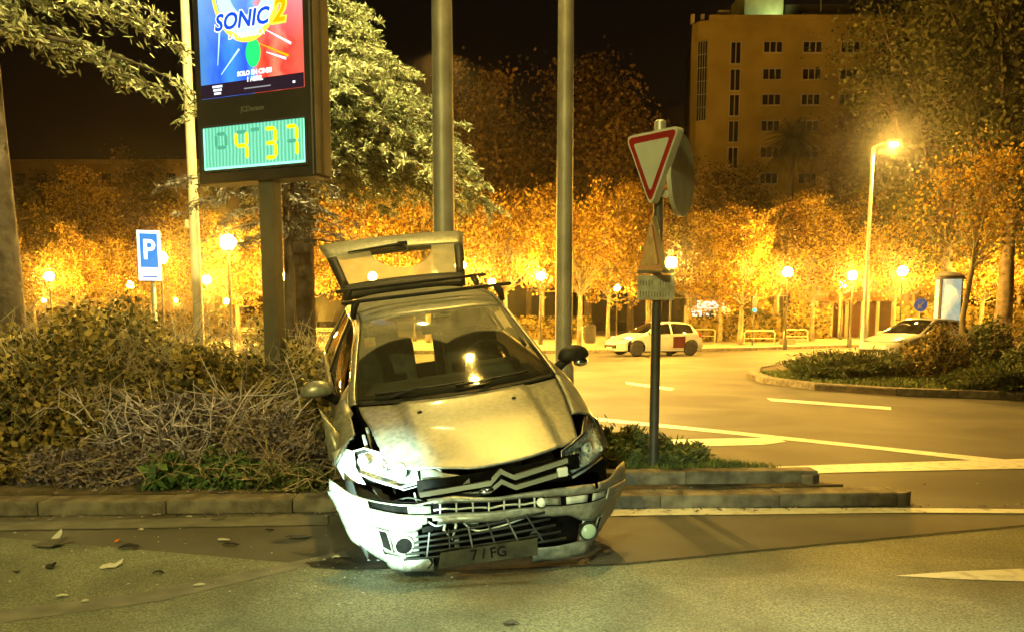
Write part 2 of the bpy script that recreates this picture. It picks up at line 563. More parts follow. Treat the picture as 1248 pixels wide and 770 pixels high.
# grass at the feet of the give way sign
n = 5200
gx = rng.uniform(0.55, 2.6, n); gy = rng.uniform(7.7, 8.7, n)
keep = inside([(0.55, 7.72), (2.5, 7.78), (1.5, 8.6), (0.6, 8.6)], gx, gy)
gx, gy = gx[keep], gy[keep]; n = len(gx)
C = np.stack([gx, gy, np.full(n, 0.235)], 1)
A = rng.normal(size=(n, 3)) * [.03, .03, .01] + [0, 0, .04]
B = rng.normal(size=(n, 3)); B[:, 2] *= .2; B = B / np.linalg.norm(B, axis=1)[:, None] * .006
tag(quads_mesh('grass', C, A, B, M['grass']), 'tufted green grass around the foot of the give way post', 'grass', kind='stuff')

# ------------------------------------------------------------------ far pavement
fp = [(-90, 39.5), (2, 40.5), (8, 42.0), (13, 45.0), (20, 50), (32, 56), (90, 60), (90, 110), (-90, 110)]
structure(MB().prism(fp, 0.0, 0.14).build('far_pavement', M['paving']))
fk = structure(MB().prism([(-20, 39.70), (2, 40.7), (8, 42.2), (8, 42.3), (-20, 39.9)], 0, 0.1).build('far_kerb', M['kerb']))
for a, b in zip([(-16, 39.6), (2, 40.38), (8, 41.88), (13, 44.88)], [(2, 40.38), (8, 41.88), (13, 44.88), (20, 49.9)]):
    kerb_run(fk, (*a, 0), (*b, 0), 0.25, 0.155, M['kerb'], 2.0)

# ================================================================== VEGETATION
def deciduous(seed, h, th, r0, cr, nclump, per, leaf, clump=0.7, flat=0.9, lean=0.0, bare=0.0):
    """skeleton + leaf arrays of one tree, local coordinates"""
    rnd = random.Random(seed); rg = np.random.default_rng(seed)
    tb = MB()
    cz = th + (h - th) * 0.5
    top = Vector((lean * h, rnd.uniform(-.2, .2), h * 0.86))
    trunk = [Vector((0, 0, 0)), Vector((rnd.uniform(-.05, .05), 0, th * .5)), Vector((lean * th, rnd.uniform(-.08, .08), th)), Vector((lean * h * .6 + rnd.uniform(-.2, .2), rnd.uniform(-.2, .2), (th + h) * .5)), top]
    tb.tube(trunk, [r0 * 1.25, r0, r0 * .8, r0 * .45, r0 * .1], 8)
    tips = []
    for i in range(nclump):
        # clump centres through an ellipsoid, biased to its shell
        d = Vector((rnd.gauss(0, 1), rnd.gauss(0, 1), rnd.gauss(0, 1))).normalized()
        rr = rnd.uniform(0.35, 1.0) ** 0.6
        wob = 0.8 + 0.75 * mnoise.noise(d * 1.7 + Vector((seed, 0, 0)))
        c = Vector((d.x * cr * rr * wob + lean * cz, d.y * cr * rr * wob, cz + d.z * (h - th) * 0.5 * rr * flat * wob))
        tips.append(c)
    for i, c in enumerate(tips):
        if i % 2 == 0:
            k = rnd.uniform(0.0, 0.75)
            s = trunk[2].lerp(trunk[4], k * max(0, min(1, (c.z - th) / (h - th))) )
            mid = s.lerp(c, 0.5) + Vector((rnd.uniform(-.3, .3), rnd.uniform(-.3, .3), -0.08 * (c - s).length))
            tb.tube([s, mid, c], [r0 * .30, r0 * .17, r0 * .05], 5, caps=False)
            for q in range(2):
                e = c + Vector((rnd.gauss(0, .5), rnd.gauss(0, .5), rnd.gauss(.1, .4))) * clump * 1.3
                tb.tube([mid.lerp(c, .5), e], [r0 * .08, r0 * .025], 4, caps=False)
    Cs = []
    for c in tips:
        k = int(per * rnd.uniform(.5, 1.4))
        Cs.append(np.array(c) + rg.normal(size=(k, 3)) * clump * np.array([1, 1, .75]) * rnd.uniform(.6, 1.1))
    C = np.concatenate(Cs)
    if bare:
        C = C[rg.uniform(size=len(C)) > bare]
    A, B = rand_frames(rg, len(C), leaf, leaf * .72)
    return tb, C, A, B

def make_tree(name, spec, leafmat, barkmat):
    t = empty(name)
    tb, C, A, B = deciduous(*spec[0], **spec[1])
    tb.build('trunk', barkmat, t, smooth=True)
    quads_mesh('crown', C, A, B, leafmat, t)
    return t

ORD = ['first', 'second', 'third', 'fourth', 'fifth', 'sixth', 'seventh', 'eighth', 'ninth', 'tenth', 'eleventh', 'twelfth', 'thirteenth', 'fourteenth', 'fifteenth', 'sixteenth', 'seventeenth', 'eighteenth', 'nineteenth', 'twentieth', 'twenty-first', 'twenty-second', 'twenty-third', 'twenty-fourth', 'twenty-fifth', 'twenty-sixth', 'twenty-seventh', 'twenty-eighth', 'twenty-ninth', 'thirtieth', 'thirty-first', 'thirty-second', 'thirty-third', 'thirty-fourth', 'thirty-fifth']

plane_protos = [
    make_tree('plane_tree', ((11, 11.6, 3.4, .20, 3.4, 190, 58, .125), dict(clump=.46, flat=1.15)), M['leaf_autumn'], M['bark_plane']),
    make_tree('plane_tree', ((12, 10.8, 3.0, .17, 3.0, 165, 58, .125), dict(clump=.45, lean=.02, flat=1.2)), M['leaf_autumn'], M['bark_plane']),
    make_tree('plane_tree', ((13, 12.4, 3.4, .22, 3.7, 180, 54, .13), dict(clump=.50, lean=-.02, flat=1.15)), M['leaf_autumn'], M['bark_plane']),
    make_tree('plane_tree', ((14, 9.8, 3.0, .16, 3.1, 150, 50, .12), dict(clump=.7, bare=.4)), M['leaf_autumn'], M['bark_plane']),
]
planes = [  # px of trunk, distance, scale, prototype
    (-14, 56, .78, 1), (42, 62, .74, 3), (92, 54, .60, 0), (136, 66, .72, 1), (186, 58, .66, 3), (238, 68, .80, 0), (290, 58, .72, 2), (333, 52, .78, 1),
    (372, 60, .85, 0), (432, 54, .84, 2), (478, 60, .95, 1), (522, 54, .86, 0), (566, 62, .92, 2), (616, 49, .86, 3), (660, 66, 1.0, 0), (707, 44.5, .76, 3),
    (741, 58, .80, 1), (790, 66, .86, 2), (840, 62, .84, 0), (878, 56, .80, 1), (903, 49, .66, 2), (946, 64, .92, 0), (990, 58, .84, 1), (1024, 66, 1.0, 3),
    (36, 92, 1.15, 3), (110, 96, 1.25, 2), (168, 90, 1.05, 3), (225, 94, 1.2, 1), (1056, 64, .88, 0), (1089, 56, .84, 3), (1112, 62, .84, 2), (1150, 66, .90, 1), (1196, 54, .72, 0), (1240, 60, .80, 2)]
planes.sort()
used = set()
rt = random.Random(5)
special = {707: 'bare dark-trunked plane tree just right of the tall grey pole', 903: 'plane tree with brightest yellow trunk right of the taxi', 878: 'slim plane tree with pale trunk just behind the taxi tail',
           616: 'thin-leaved plane tree with forking branches right of the raised tailgate'}
for i, (px, Y, s, k) in enumerate(planes):
    t = plane_protos[k] if k not in used else copy_tree(plane_protos[k])
    used.add(k)
    t.location = (PX(px, Y), Y, 0.1)
    t.rotation_euler = (0, 0, rt.uniform(0, 6.28))
    t.scale = (s * rt.uniform(.95, 1.15), s * rt.uniform(.95, 1.15), s * rt.uniform(.9, 1.15))
    tag(t, special.get(px, 'yellow-leaved park plane tree, %s from the left in the lit park' % ORD[i]), 'tree', 'plane trees in the park')

tall_protos = [
    make_tree('tall_tree', ((21, 24.0, 7.0, .35, 6.0, 210, 70, .22), dict(clump=1.3)), M['leaf_brown'], M['bark_dark']),
    make_tree('tall_tree', ((22, 27.0, 6.0, .35, 5.2, 210, 70, .22), dict(clump=1.3)), M['leaf_brown'], M['bark_dark'])]
talls = [(455, 92, 1.0, 0, 'dim brown tall tree behind the drooping cedar'), (592, 86, .98, 1, 'dim brown tall tree rising between the two tall poles'),
         (645, 98, .95, 0, 'dim brown tall tree just left of the right-hand tall pole'), (716, 88, 1.05, 1, 'tallest dim brown tree, just right of the right-hand tall pole'),
         (768, 94, .98, 0, 'dim brown tall tree behind the give way sign'), (60, 120, .92, 0, 'dim orange-brown tall tree over the far left facade'),
         (180, 122, .92, 1, 'dim orange-brown tall tree left of the cream pole'), (880, 84, .70, 0, 'brown tree crown below the stair window of the brick block'),
         (1046, 80, .80, 1, 'brown tree crown behind the tall street lamp'), (985, 86, .52, 0, 'brown tree crown below the palm')]
used = set()
for px, Y, s, k, lab in talls:
    t = tall_protos[k] if k not in used else copy_tree(tall_protos[k])
    used.add(k)
    t.location = (PX(px, Y), Y, 0.0)
    t.rotation_euler = (0, 0, rt.uniform(0, 6.28)); t.scale = (s, s, s)
    tag(t, lab, 'tree', 'tall trees behind the park')

ev = make_tree('evergreen_tree', ((31, 22.0, 5.0, .35, 4.6, 300, 120, .12), dict(clump=1.0)), M['leaf_olive'], M['bark_dark'])
for i, (px, Y, s, lab) in enumerate([(1150, 52, 1.05, 'tall dark olive tree hiding the right end of the brick block'), (1222, 46, 1.15, 'tall dark olive tree filling the upper right corner'),
                                     (1105, 62, .95, 'dark olive tree just right of the tall street lamp')]):
    t = ev if i == 0 else copy_tree(ev)
    t.location = (PX(px, Y), Y, 0.0); t.scale = (s, s, s); t.rotation_euler = (0, 0, i * 2.1)
    tag(t, lab, 'tree', 'dark evergreen trees at the right')

# pale leaning trunk on the roundabout island
t = make_tree('young_tree', ((41, 7.6, 3.0, .09, 2.2, 60, 40, .065), dict(clump=.5, lean=.05)), M['leaf_autumn'], M['bark_plane'])
t.location = (PX(1174, 28), 28, .12)
tag(t, 'thin pale leaning tree beside the advertising column', 'tree')

# palm in front of the brick block
pr = random.Random(8)
pt = empty('palm_tree', (PX(958, 74), 74, 0))
tb = MB().tube([(0, 0, 0), (.1, 0, 7), (-.05, 0, 13), (0, 0, 16.6)], [.30, .26, .25, .30], 10)
tb.build('trunk', mat('palm_bark', (.03, .024, .016), (.05, .04, .025), 3, .95), pt, smooth=True)
fm = MB()
for i in range(110):
    az = pr.uniform(0, 2 * PI); el = pr.uniform(-0.9, 1.35); L = pr.uniform(2.0, 3.1)
    d = Vector((math.cos(az) * math.cos(el), math.sin(az) * math.cos(el), math.sin(el)))
    pts = []
    for k in range(7):
        u = k / 6
        pts.append(Vector((0, 0, 16.6)) + d * L * u + Vector((0, 0, -1.0 * u * u)))
    sd = d.cross(Vector((0, 0, 1))).normalized()
    for k in range(6):
        a, b = pts[k], pts[k + 1]
        for sgn in (-1, 1):
            for q in range(3):
                s = a.lerp(b, q / 3)
                e = s + sd * sgn * (.42 * math.sin(PI * (k + q / 3 + .8) / 7)) + d * .15 + Vector((0, 0, -.22))
                w = (b - a) * .11
                fm.add([s - w, s + w, e], [(0, 1, 2)])
fm.build('crown', mat('palm_frond', (.012, .011, .006), (.03, .026, .012), 1.5, .8), pt)
tag(pt, 'shaggy dark palm standing out against the brick block', 'palm tree')

# ------------------------------------------------------------------ cedars
def cedar_boughs(seed, boughs, tuft, per, droop=0.5, spread=0.42):
    """boughs: list of (start, direction, length); returns wood MB and needle arrays"""
    rg = np.random.default_rng(seed); rnd = random.Random(seed)
    wb = MB(); Cs = []; As = []; Bs = []
    for (s, d, L) in boughs:
        s = Vector(s); d = Vector(d).normalized()
        side = d.cross(Vector((0, 0, 1)))
        if side.length < .05: side = Vector((1, 0, 0))
        side.normalize()
        pts = []
        for k in range(7):
            u = k / 6
            pts.append(s + d * L * u + Vector((0, 0, -droop * L * u * u)) + side * rnd.uniform(-.05, .05))
        wb.tube(pts, [max(.006, .035 * (1 - k / 6.5)) * (L / 2.2) for k in range(7)], 5, caps=False)
        for k in range(int(L * 9)):
            u = rnd.uniform(.12, 1.0)
            i = min(5, int(u * 6)); p = pts[i].lerp(pts[i + 1], u * 6 - i)
            sg = rnd.choice((-1, 1)); l2 = L * spread * rnd.uniform(.4, 1) * (1.1 - .75 * u)
            dd = (side * sg * rnd.uniform(.5, 1) + d * rnd.uniform(.2, .9)).normalized()
            q = [p + dd * l2 * w + Vector((0, 0, -.55 * l2 * w * w)) for w in (0, .35, .7, 1)]
            wb.tube(q, [.006, .005, .004, .003], 3, caps=False)
            m = int(per * (.5 + l2 * 2))
            w = rg.uniform(0.0, 1.05, m)
            base = np.array(p)[None] + np.array(dd)[None] * (l2 * w)[:, None]
            base[:, 2] -= .55 * l2 * w * w
            base += rg.normal(size=(m, 3)) * [.035, .035, .022]
            a = np.array(dd)[None] * .8 + rg.normal(size=(m, 3)) * .55; a[:, 2] -= .35
            a /= np.linalg.norm(a, axis=1)[:, None]
            b = rg.normal(size=(m, 3)); b -= a * (a * b).sum(1)[:, None]; b /= np.linalg.norm(b, axis=1)[:, None]
            sc = rg.uniform(.6, 1.3, (m, 1))
            Cs.append(base); As.append(a * tuft * sc); Bs.append(b * tuft * .22 * sc)
    return wb, np.concatenate(Cs), np.concatenate(As), np.concatenate(Bs)

# conical weeping cedar behind the advertising sign
cr_ = random.Random(17)
cx, cy = PX(368, 15.5), 15.5
ced = empty('cedar_tree', (cx, cy, .1))
MB().tube([(0, 0, 0), (.05, 0, 3), (0, .05, 5.4), (0, 0, 7.9)], [.24, .20, .13, .03], 9).build('trunk', M['bark_dark'], ced, smooth=True)
bl = []
for i in range(180):
    z = 3.85 + 3.75 * (i / 179) ** .9
    L = 4.15 * (1 - ((z - 3.2) / 4.7) ** 1.3) * cr_.uniform(.78, 1.04) + .25
    az = i * 2.399 + cr_.uniform(-.3, .3)
    if math.cos(az) < -.15: L *= .42
    bl.append(((0, 0, z), (math.cos(az), math.sin(az), .36), L))
wb, C, A, B = cedar_boughs(2, bl, .058, 44, droop=.46)
wb.build('branches', M['bark_dark'], ced)
quads_mesh('crown', C, A, B, M['needle'], ced)
tag(ced, 'drooping cedar with grey-green needles behind the advertising sign', 'tree')

# cedar at the left edge with boughs hanging into the picture
cx, cy = PX(8, 11.2), 11.2
ced = empty('cedar_tree', (cx, cy, .1))
MB().tube([(0, 0, 0), (.03, 0, 2.0), (-.02, 0, 4.0), (-.1, .05, 9.5)], [.24, .19, .16, .06], 10).build('trunk', M['bark_dark'], ced, smooth=True)
bl = []
for i in range(40):
    z = cr_.uniform(4.9, 7.6)
    az = cr_.uniform(-1.25, 1.25)
    L = cr_.uniform(1.2, 2.7)
    bl.append(((0, 0, z), (math.cos(az), math.sin(az), cr_.uniform(.02, .22)), L))
for i in range(14):
    az = cr_.uniform(1.6, 4.6)
    bl.append(((0, 0, cr_.uniform(5, 8)), (math.cos(az), math.sin(az), .15), cr_.uniform(1.2, 2.4)))
wb, C, A, B = cedar_boughs(5, bl, .065, 11, droop=.30, spread=.40)
wb.build('branches', M['bark_dark'], ced)
quads_mesh('crown', C, A, B, M['needle'], ced)
tag(ced, 'cedar at the left edge with dark trunk and boughs overhanging the hedge', 'tree')

# small blue-grey conifer whose boughs show under the clock panel
ced = empty('conifer_tree', (PX(352, 12.2), 12.2, .1))
MB().tube([(0, 0, 0), (.03, 0, 2), (0, 0, 3.75)], [.10, .08, .02], 8).build('trunk', M['bark_dark'], ced, smooth=True)
bl = []
for i in range(22):
    z = 2.55 + 1.1 * i / 21
    az = i * 2.399
    bl.append(((0, 0, z), (math.cos(az), math.sin(az) * .7, .2), 1.25 * (1 - .4 * i / 21)))
bl += [((0, 0, 3.3), (-1, -.1, .35), 1.9), ((0, 0, 3.2), (-1, .1, .22), 1.6)]
wb, C, A, B = cedar_boughs(9, bl, .06, 10, droop=.40)
wb.build('branches', M['bark_dark'], ced)
quads_mesh('crown', C, A, B, M['needle_grey'], ced)
tag(ced, 'small grey conifer with boughs showing below the clock panel', 'tree')

# ------------------------------------------------------------------ bushes
def bush(name, loc, rx, ry, h, nleaf, leaf, ntwig, leafmat, twigmat, seed, label, cat='bush', twig_r=.006, group=None, jut=1.0, z0=0.12, long=1.4):
    rg = np.random.default_rng(seed); rnd = random.Random(seed)
    t = empty(name, (loc[0], loc[1], z0))
    tb = MB()
    for i in range(ntwig):
        a = rnd.uniform(0, 2 * PI); r = rnd.uniform(0, .35)
        p = Vector((math.cos(a) * rx * r, math.sin(a) * ry * r, 0))
        d = Vector((math.cos(a) * rx * rnd.uniform(.3, 1), math.sin(a) * ry * rnd.uniform(.3, 1), h * rnd.uniform(.5, 1.08) * jut))
        pts = [p]
        cv = Vector((rnd.gauss(0, .16), rnd.gauss(0, .16), 0))
        for k in range(1, 6):
            u = k / 5
            pts.append(p + Vector((d.x * u ** 1.2, d.y * u ** 1.2, d.z * u ** .8)) + cv * math.sin(u * PI) + Vector((rnd.gauss(0, .03), rnd.gauss(0, .03), rnd.gauss(0, .03))))
        tb.tube(pts, [twig_r * 1.6, twig_r * 1.3, twig_r * 1.1, twig_r * .9, twig_r * .7, twig_r * .4], 4, caps=False)
        for q in range(3):
            s = pts[rnd.randint(2, 4)]
            e = s + Vector((rnd.gauss(0, .2), rnd.gauss(0, .2), rnd.gauss(.05, .15)))
            m = s.lerp(e, .5) + Vector((rnd.gauss(0, .04), rnd.gauss(0, .04), rnd.gauss(0, .04)))
            tb.tube([s, m, e], [twig_r * .8, twig_r * .6, twig_r * .35], 3, caps=False)
    if ntwig:
        tb.build('twigs', twigmat, t, smooth=True)
    if nleaf:
        d = rg.normal(size=(nleaf, 3)); d /= np.linalg.norm(d, axis=1)[:, None]
        d[:, 2] = np.abs(d[:, 2])
        lump = 0.86 + .16 * np.sin(d[:, 0] * 5.3 + seed) * np.sin(d[:, 1] * 4.7 + seed * 2) + .12 * np.sin(d[:, 2] * 7 + d[:, 0] * 6 + seed)
        r = rg.uniform(0, 1, nleaf) ** .33 * lump
        C = d * r[:, None] * [rx, ry, h]
        C += rg.normal(size=C.shape) * .03
        C[:, 2] = np.maximum(C[:, 2], .01)
        A, B = rand_frames(rg, nleaf, leaf * long * .5, leaf * .5)
        quads_mesh('foliage', C, A, B, leafmat, t)
    tag(t, label, cat, group)
    return t

hedges = [  # px, distance, rx, ry, h
    (-40, 9.6, 1.3, .9, 1.50, 'tangled brown-green bush at the left edge under the cedar trunk'),
    (70, 9.0, 1.25, .9, 1.52, 'tangled bush with bare curving twigs, second from the left edge'),
    (170, 9.8, 1.2, .9, 1.62, 'tall leafy bush below the parking sign'),
    (262, 9.2, 1.1, .8, 1.30, 'brown-leaved bush left of the sign post'),
    (350, 10.6, 1.1, .8, 1.42, 'dense bush behind the sign post'),
    (395, 9.7, .8, .7, 1.30, 'small golden bush squeezed against the crashed car'),
    (120, 11.6, 1.6, .8, 1.75, 'far bush of the left hedge, reaching highest'),
    (10, 8.2, 1.1, .7, 1.0, 'low bush of dry twigs at the left frame edge')]
for i, (px, Y, rx, ry, h, lab) in enumerate(hedges):
    bush('hedge_bush', (PX(px, Y), Y), rx, ry, h, 21000, .050, 120, M['hedge_leaf'], M['twig'], 100 + i, lab, group='bushes on the median', twig_r=.0045, jut=1.02)
bush('hedge_bush', (PX(225, 8.2), 8.2), 1.15, .55, .80, 9500, .038, 120, M['dry_leaf'], M['twig_pale'], 131, 'crushed grey bush with pale broken twigs below the clock sign', group='bushes on the median', twig_r=.009)
bush('hedge_bush', (PX(95, 7.7), 7.7), .8, .4, .36, 5000, .032, 60, M['dry_leaf'], M['twig'], 132, 'low dark purple-grey bush close to the left kerb', group='bushes on the median', twig_r=.004)
bush('hedge_bush', (PX(335, 8.0), 8.0), .6, .45, .62, 5200, .036, 70, M['dry_leaf'], M['twig'], 133, 'dark brown bush between sign post and crashed car', group='bushes on the median', twig_r=.005)
bush('green_shrub', (PX(197, 7.45), 7.45), .22, .2, .30, 500, .07, 14, M['shrub_green'], M['twig'], 141, 'small bright green broad-leaved shrub at the left kerb', long=2.2)
bush('green_shrub', (PX(268, 7.5), 7.5), .38, .25, .33, 2200, .036, 20, M['shrub_green'], M['twig'], 142, 'round fine-leaved green shrub at the kerb left of the car')
bush('green_shrub', (PX(350, 7.4), 7.4), .42, .2, .20, 1800, .032, 16, M['juniper'], M['twig'], 143, 'low olive shrub on the kerb right beside the crashed car')

def juniper(loc, rx, ry, h, seed, label, n=9000, leaf=.03, z0=.2, group=None):
    rg = np.random.default_rng(seed); rnd = random.Random(seed)
    t = empty('juniper_bush', (loc[0], loc[1], z0))
    tb = MB(); Cs = []; As = []; Bs = []
    nb = max(40, n // 110)
    for i in range(nb):
        a = rnd.uniform(0, 2 * PI); L = rnd.uniform(.35, 1.05); el = rnd.uniform(.1, 1.0)
        d = Vector((math.cos(a) * rx * L, math.sin(a) * ry * L, h * el * (1.05 - .45 * L)))
        p = [Vector((0, 0, 0)), d * .5 + Vector((0, 0, h * .18)), d + Vector((0, 0, -.03))]
        tb.tube(p, [.012, .008, .003], 4, caps=False)
        m = 110
        u = rg.uniform(.25, 1.06, m)
        q = np.array(p[0])[None] * ((1 - u) ** 2)[:, None] + np.array(p[1])[None] * (2 * u * (1 - u))[:, None] + np.array(p[2])[None] * (u * u)[:, None]
        q += rg.normal(size=(m, 3)) * [rx * .07, ry * .07, .035]
        q[:, 2] = np.maximum(q[:, 2], .01)
        a_ = np.array(d.normalized())[None] + rg.normal(size=(m, 3)) * .6; a_ /= np.linalg.norm(a_, axis=1)[:, None]
        b_ = rg.normal(size=(m, 3)); b_ -= a_ * (a_ * b_).sum(1)[:, None]; b_ /= np.linalg.norm(b_, axis=1)[:, None]
        s = rg.uniform(.6, 1.4, (m, 1))
        Cs.append(q); As.append(a_ * leaf * 1.3 * s); Bs.append(b_ * leaf * .32 * s)
    tb.build('twigs', M['twig'], t)
    quads_mesh('foliage', np.concatenate(Cs), np.concatenate(As), np.concatenate(Bs), M['juniper'], t)
    tag(t, label, 'bush', group)

juniper((PX(752, 8.45), 8.45), .48, .36, .42, 201, 'spreading juniper between crashed car and give way post', 11000)
juniper((PX(826, 8.25), 8.25), .34, .28, .24, 202, 'low juniper sprays just right of the give way post', 7000)
juniper((PX(738, 7.85), 7.85), .3, .22, .3, 203, 'small juniper tight against the car bumper', 6000)
juniper((PX(818, 7.95), 7.95), .30, .14, .16, 204, 'flat juniper sprig at the bed kerb below the give way post', 3500)
ig = 'junipers on the roundabout island'
juniper((PX(1050, 22), 22), 1.9, 1.2, .85, 211, 'dark spreading juniper at the left tip of the roundabout island', 16000, .05, .13, ig)
juniper((PX(1012, 21.2), 21.2), 1.0, .8, .60, 212, 'low dark juniper lobe nearest the lane at the island tip', 9000, .05, .13, ig)
juniper((PX(1240, 17.6), 17.6), 1.25, .8, .70, 213, 'light green juniper at the right frame edge near the kerb', 12000, .045, .13, ig)
juniper((PX(1195, 18.2), 18.2), .8, .6, .42, 214, 'low light green juniper left of the right-edge one', 8000, .04, .13, ig)
bush('island_bush', (PX(1140, 21.5), 21.5), .95, .8, 1.25, 6500, .075, 40, M['hedge_leaf'], M['twig'], 221, 'rounded leafy bush in front of the parked white car', group='bushes on the roundabout island')
bush('island_bush', (PX(1205, 22.5), 22.5), 1.2, .9, 1.55, 8000, .075, 50, M['juniper'], M['twig'], 222, 'tall dark green bush right of the advertising column', group='bushes on the roundabout island')
bush('island_bush', (PX(1280, 21), 21), 1.3, .9, 1.2, 8000, .07, 50, M['juniper'], M['twig'], 223, 'dark green bush at the right edge behind the light juniper', group='bushes on the roundabout island')

# hedges in the park
for i, (px0, px1, Y, h, lab) in enumerate([(840, 950, 57, 1.9, 'clipped dark hedge behind the rail right of the taxi'), (560, 720, 64, 1.7, 'clipped hedge behind the tall grey poles'), (955, 1010, 66, 2.6, 'dark hedge left of the park pavilion'),
                                           (20, 330, 74, 2.2, 'long clipped hedge at the back of the left park lawn'), (1090, 1300, 60, 2.6, 'long dark hedge behind the roundabout island')]):
    t = empty('park_hedge', (PX((px0 + px1) / 2, Y), Y, .13))
    w = (px1 - px0) / F * Y
    MB().box((0, 0, h * .45), (w * .98, .8, h * .86)).build('core', M['hedge_leaf'], t)
    n = int(w * h * 90)
    rg = np.random.default_rng(300 + i)
    C = np.stack([rg.uniform(-w / 2, w / 2, n), rg.uniform(-.55, .55, n), rg.uniform(0.02, h, n)], 1)
    C[:, 1] = np.where(rg.uniform(size=n) < .6, -.5 + rg.normal(size=n) * .06, C[:, 1])
    A, B = rand_frames(rg, n, .14, .10)
    quads_mesh('foliage', C, A, B, M['hedge_leaf'], t)
    tag(t, lab, 'hedge', 'hedges in the park')
# ================================================================== STREET THINGS
def text_mesh(body, size, extrude=0.0, shear=0.0, bold=0.0, spacing=1.0):
    cu = bpy.data.curves.new('lettering', 'FONT')
    cu.body = body; cu.size = size; cu.extrude = extrude; cu.shear = shear; cu.offset = bold
    cu.align_x = 'CENTER'; cu.align_y = 'CENTER'; cu.space_character = spacing
    cu.resolution_u = 3
    o = bpy.data.objects.new('lettering', cu)
    COL.objects.link(o)
    dg = bpy.context.evaluated_depsgraph_get()
    me = bpy.data.meshes.new_from_object(o.evaluated_get(dg))
    bpy.data.objects.remove(o)
    return me

def lettering(body, size, mat_, parent, loc, rot=(PI / 2, 0, 0), name='lettering', sx=1.0, **k):
    me = text_mesh(body, size, **k)
    me.materials.clear(); me.materials.append(mat_)
    o = bpy.data.objects.new(name, me)
    COL.objects.link(o)
    o.parent = parent; o.location = loc; o.rotation_euler = rot; o.scale = (sx, 1, 1)
    return o

# ------------------------------------------------------------------ tall poles beside the car, lamp heads assumed above view
def tall_pole(px_top, px_bot, py_bot, Y, r, name, label, power, color, head_dir, reach=1.6, aim=None, cone=rad(160)):
    b = P(px_bot, py_bot, Y)
    t = empty(name, (b.x, Y, 0))
    # the pole is plumb: the tilt of the phone makes it lean in the picture
    prof = [(r * 1.25, 0), (r * 1.25, 1.0), (r * 1.02, 1.06), (r, 1.2), (r * .72, 10.6)]
    MB().lathe(prof, 20).build('pole', M['steel_grey'], t, smooth=True, angle=rad(40))
    MB().box((0, -r * 1.26, .62), (r * .9, .02, .34)).build('service_door', M['galvanised'], t)
    d = Vector((math.cos(head_dir), math.sin(head_dir), 0))
    MB().tube([(0, 0, 10.45), (d.x * .5, d.y * .5, 10.75), (d.x * (reach - .3), d.y * (reach - .3), 10.85)], [.05, .045, .04], 8).build('arm', M['steel_grey'], t, smooth=True)
    hr = Matrix.Rotation(head_dir, 3, 'Z')
    hd = MB(); hd.rbox((d.x * reach, d.y * reach, 10.9), (.8, .32, .14), .05, hr)
    ho = hd.build('lamp_head', M['dark_metal'], t)
    MB().rbox((d.x * reach, d.y * reach, 10.815), (.5, .24, .03), .01, hr).build('lens', emitter(name + '_lens', color, 500), ho)
    tag(t, label, 'street lamp', 'tall lamp poles on the median')
    L = lamp('street_lamp_light', 'SPOT', (b.x + d.x * reach, Y + d.y * reach, 10.77), power, color, .15, aim or (b.x + d.x * (reach + .3), Y + d.y * (reach + .3), 0), cone, .5)
    return t

tall_pole(538, 541, 280, 10.3, .132, 'street_lamp', 'thick plain grey pole rising just behind the open tailgate', 9000, (1.0, .82, .24), rad(135), 1.6, (-4.4, 16.5, 3.5), rad(112))  # lamp head out of view, assumed and aimed to light the cedar
tall_pole(687, 687, 400, 10.6, .105, 'street_lamp', 'tall grey pole rising behind the car right-hand mirror', 1700, (1.0, .62, .10), rad(256), 1.93)  # head out of view, assumed where the windscreen glint points

# cream pole on the left
b = P(241, 370, 17)
t = empty('lamp_pole', (b.x, 17, .1))
MB().lathe([(.13, 0), (.13, .9), (.10, 1.0), (.075, 9.2)], 16).build('pole', M['cream_metal'], t, smooth=True, angle=rad(40))
MB().rbox((0, 0, 9.25), (.26, .26, .12), .03).build('cap', M['cream_metal'], t)
MB().rbox((-.12, -.02, 3.3), (.08, .1, .16), .02).build('bracket', M['cream_metal'], t)
tag(t, 'slim cream-painted pole left of the advertising sign', 'pole')

# ------------------------------------------------------------------ advertising sign with clock
AY = 9.4
yaw = rad(-23)                     # right-hand side nearer
pb = P(338, 500, AY)
AX = .07                          # the post stands a little right of the cabinet's middle
ad = empty('advertising_sign', (pb.x - AX * math.cos(yaw), AY - AX * math.sin(yaw), .12), (0, 0, yaw))
Z0 = ZY(222, AY) - .12             # bottom of the cabinet
W = 1.50; D = .30; H = 3.05
MB().rbox((AX, 0, (Z0) / 2), (.18, .15, Z0 + .04), .01).build('post', mat('post_paint', (.075, .07, .055), (.11, .10, .08), 4, .5, detail=8), ad)
MB().rbox((AX, 0, .02), (.42, .42, .04), .008).build('base_plate', M['dark_metal'], ad)
cab = MB(); cab.rbox((0, 0, Z0 + H / 2), (W, D, H), .02)
cabo = cab.build('cabinet', mat('cabinet_paint', (.032, .027, .022), (.05, .042, .034), 3, .4), ad)
MB().rbox((W / 2 + .011, 0, Z0 + H / 2), (.02, D * .84, H * .985), .006).build('side_panel', M['dark_bronze'], cabo)
for q in (-.02, ):
    MB().box((W / 2 + .024, q, Z0 + H / 2), (.008, .02, H * .98)).build('side_seam', M['dark_metal'], cabo)
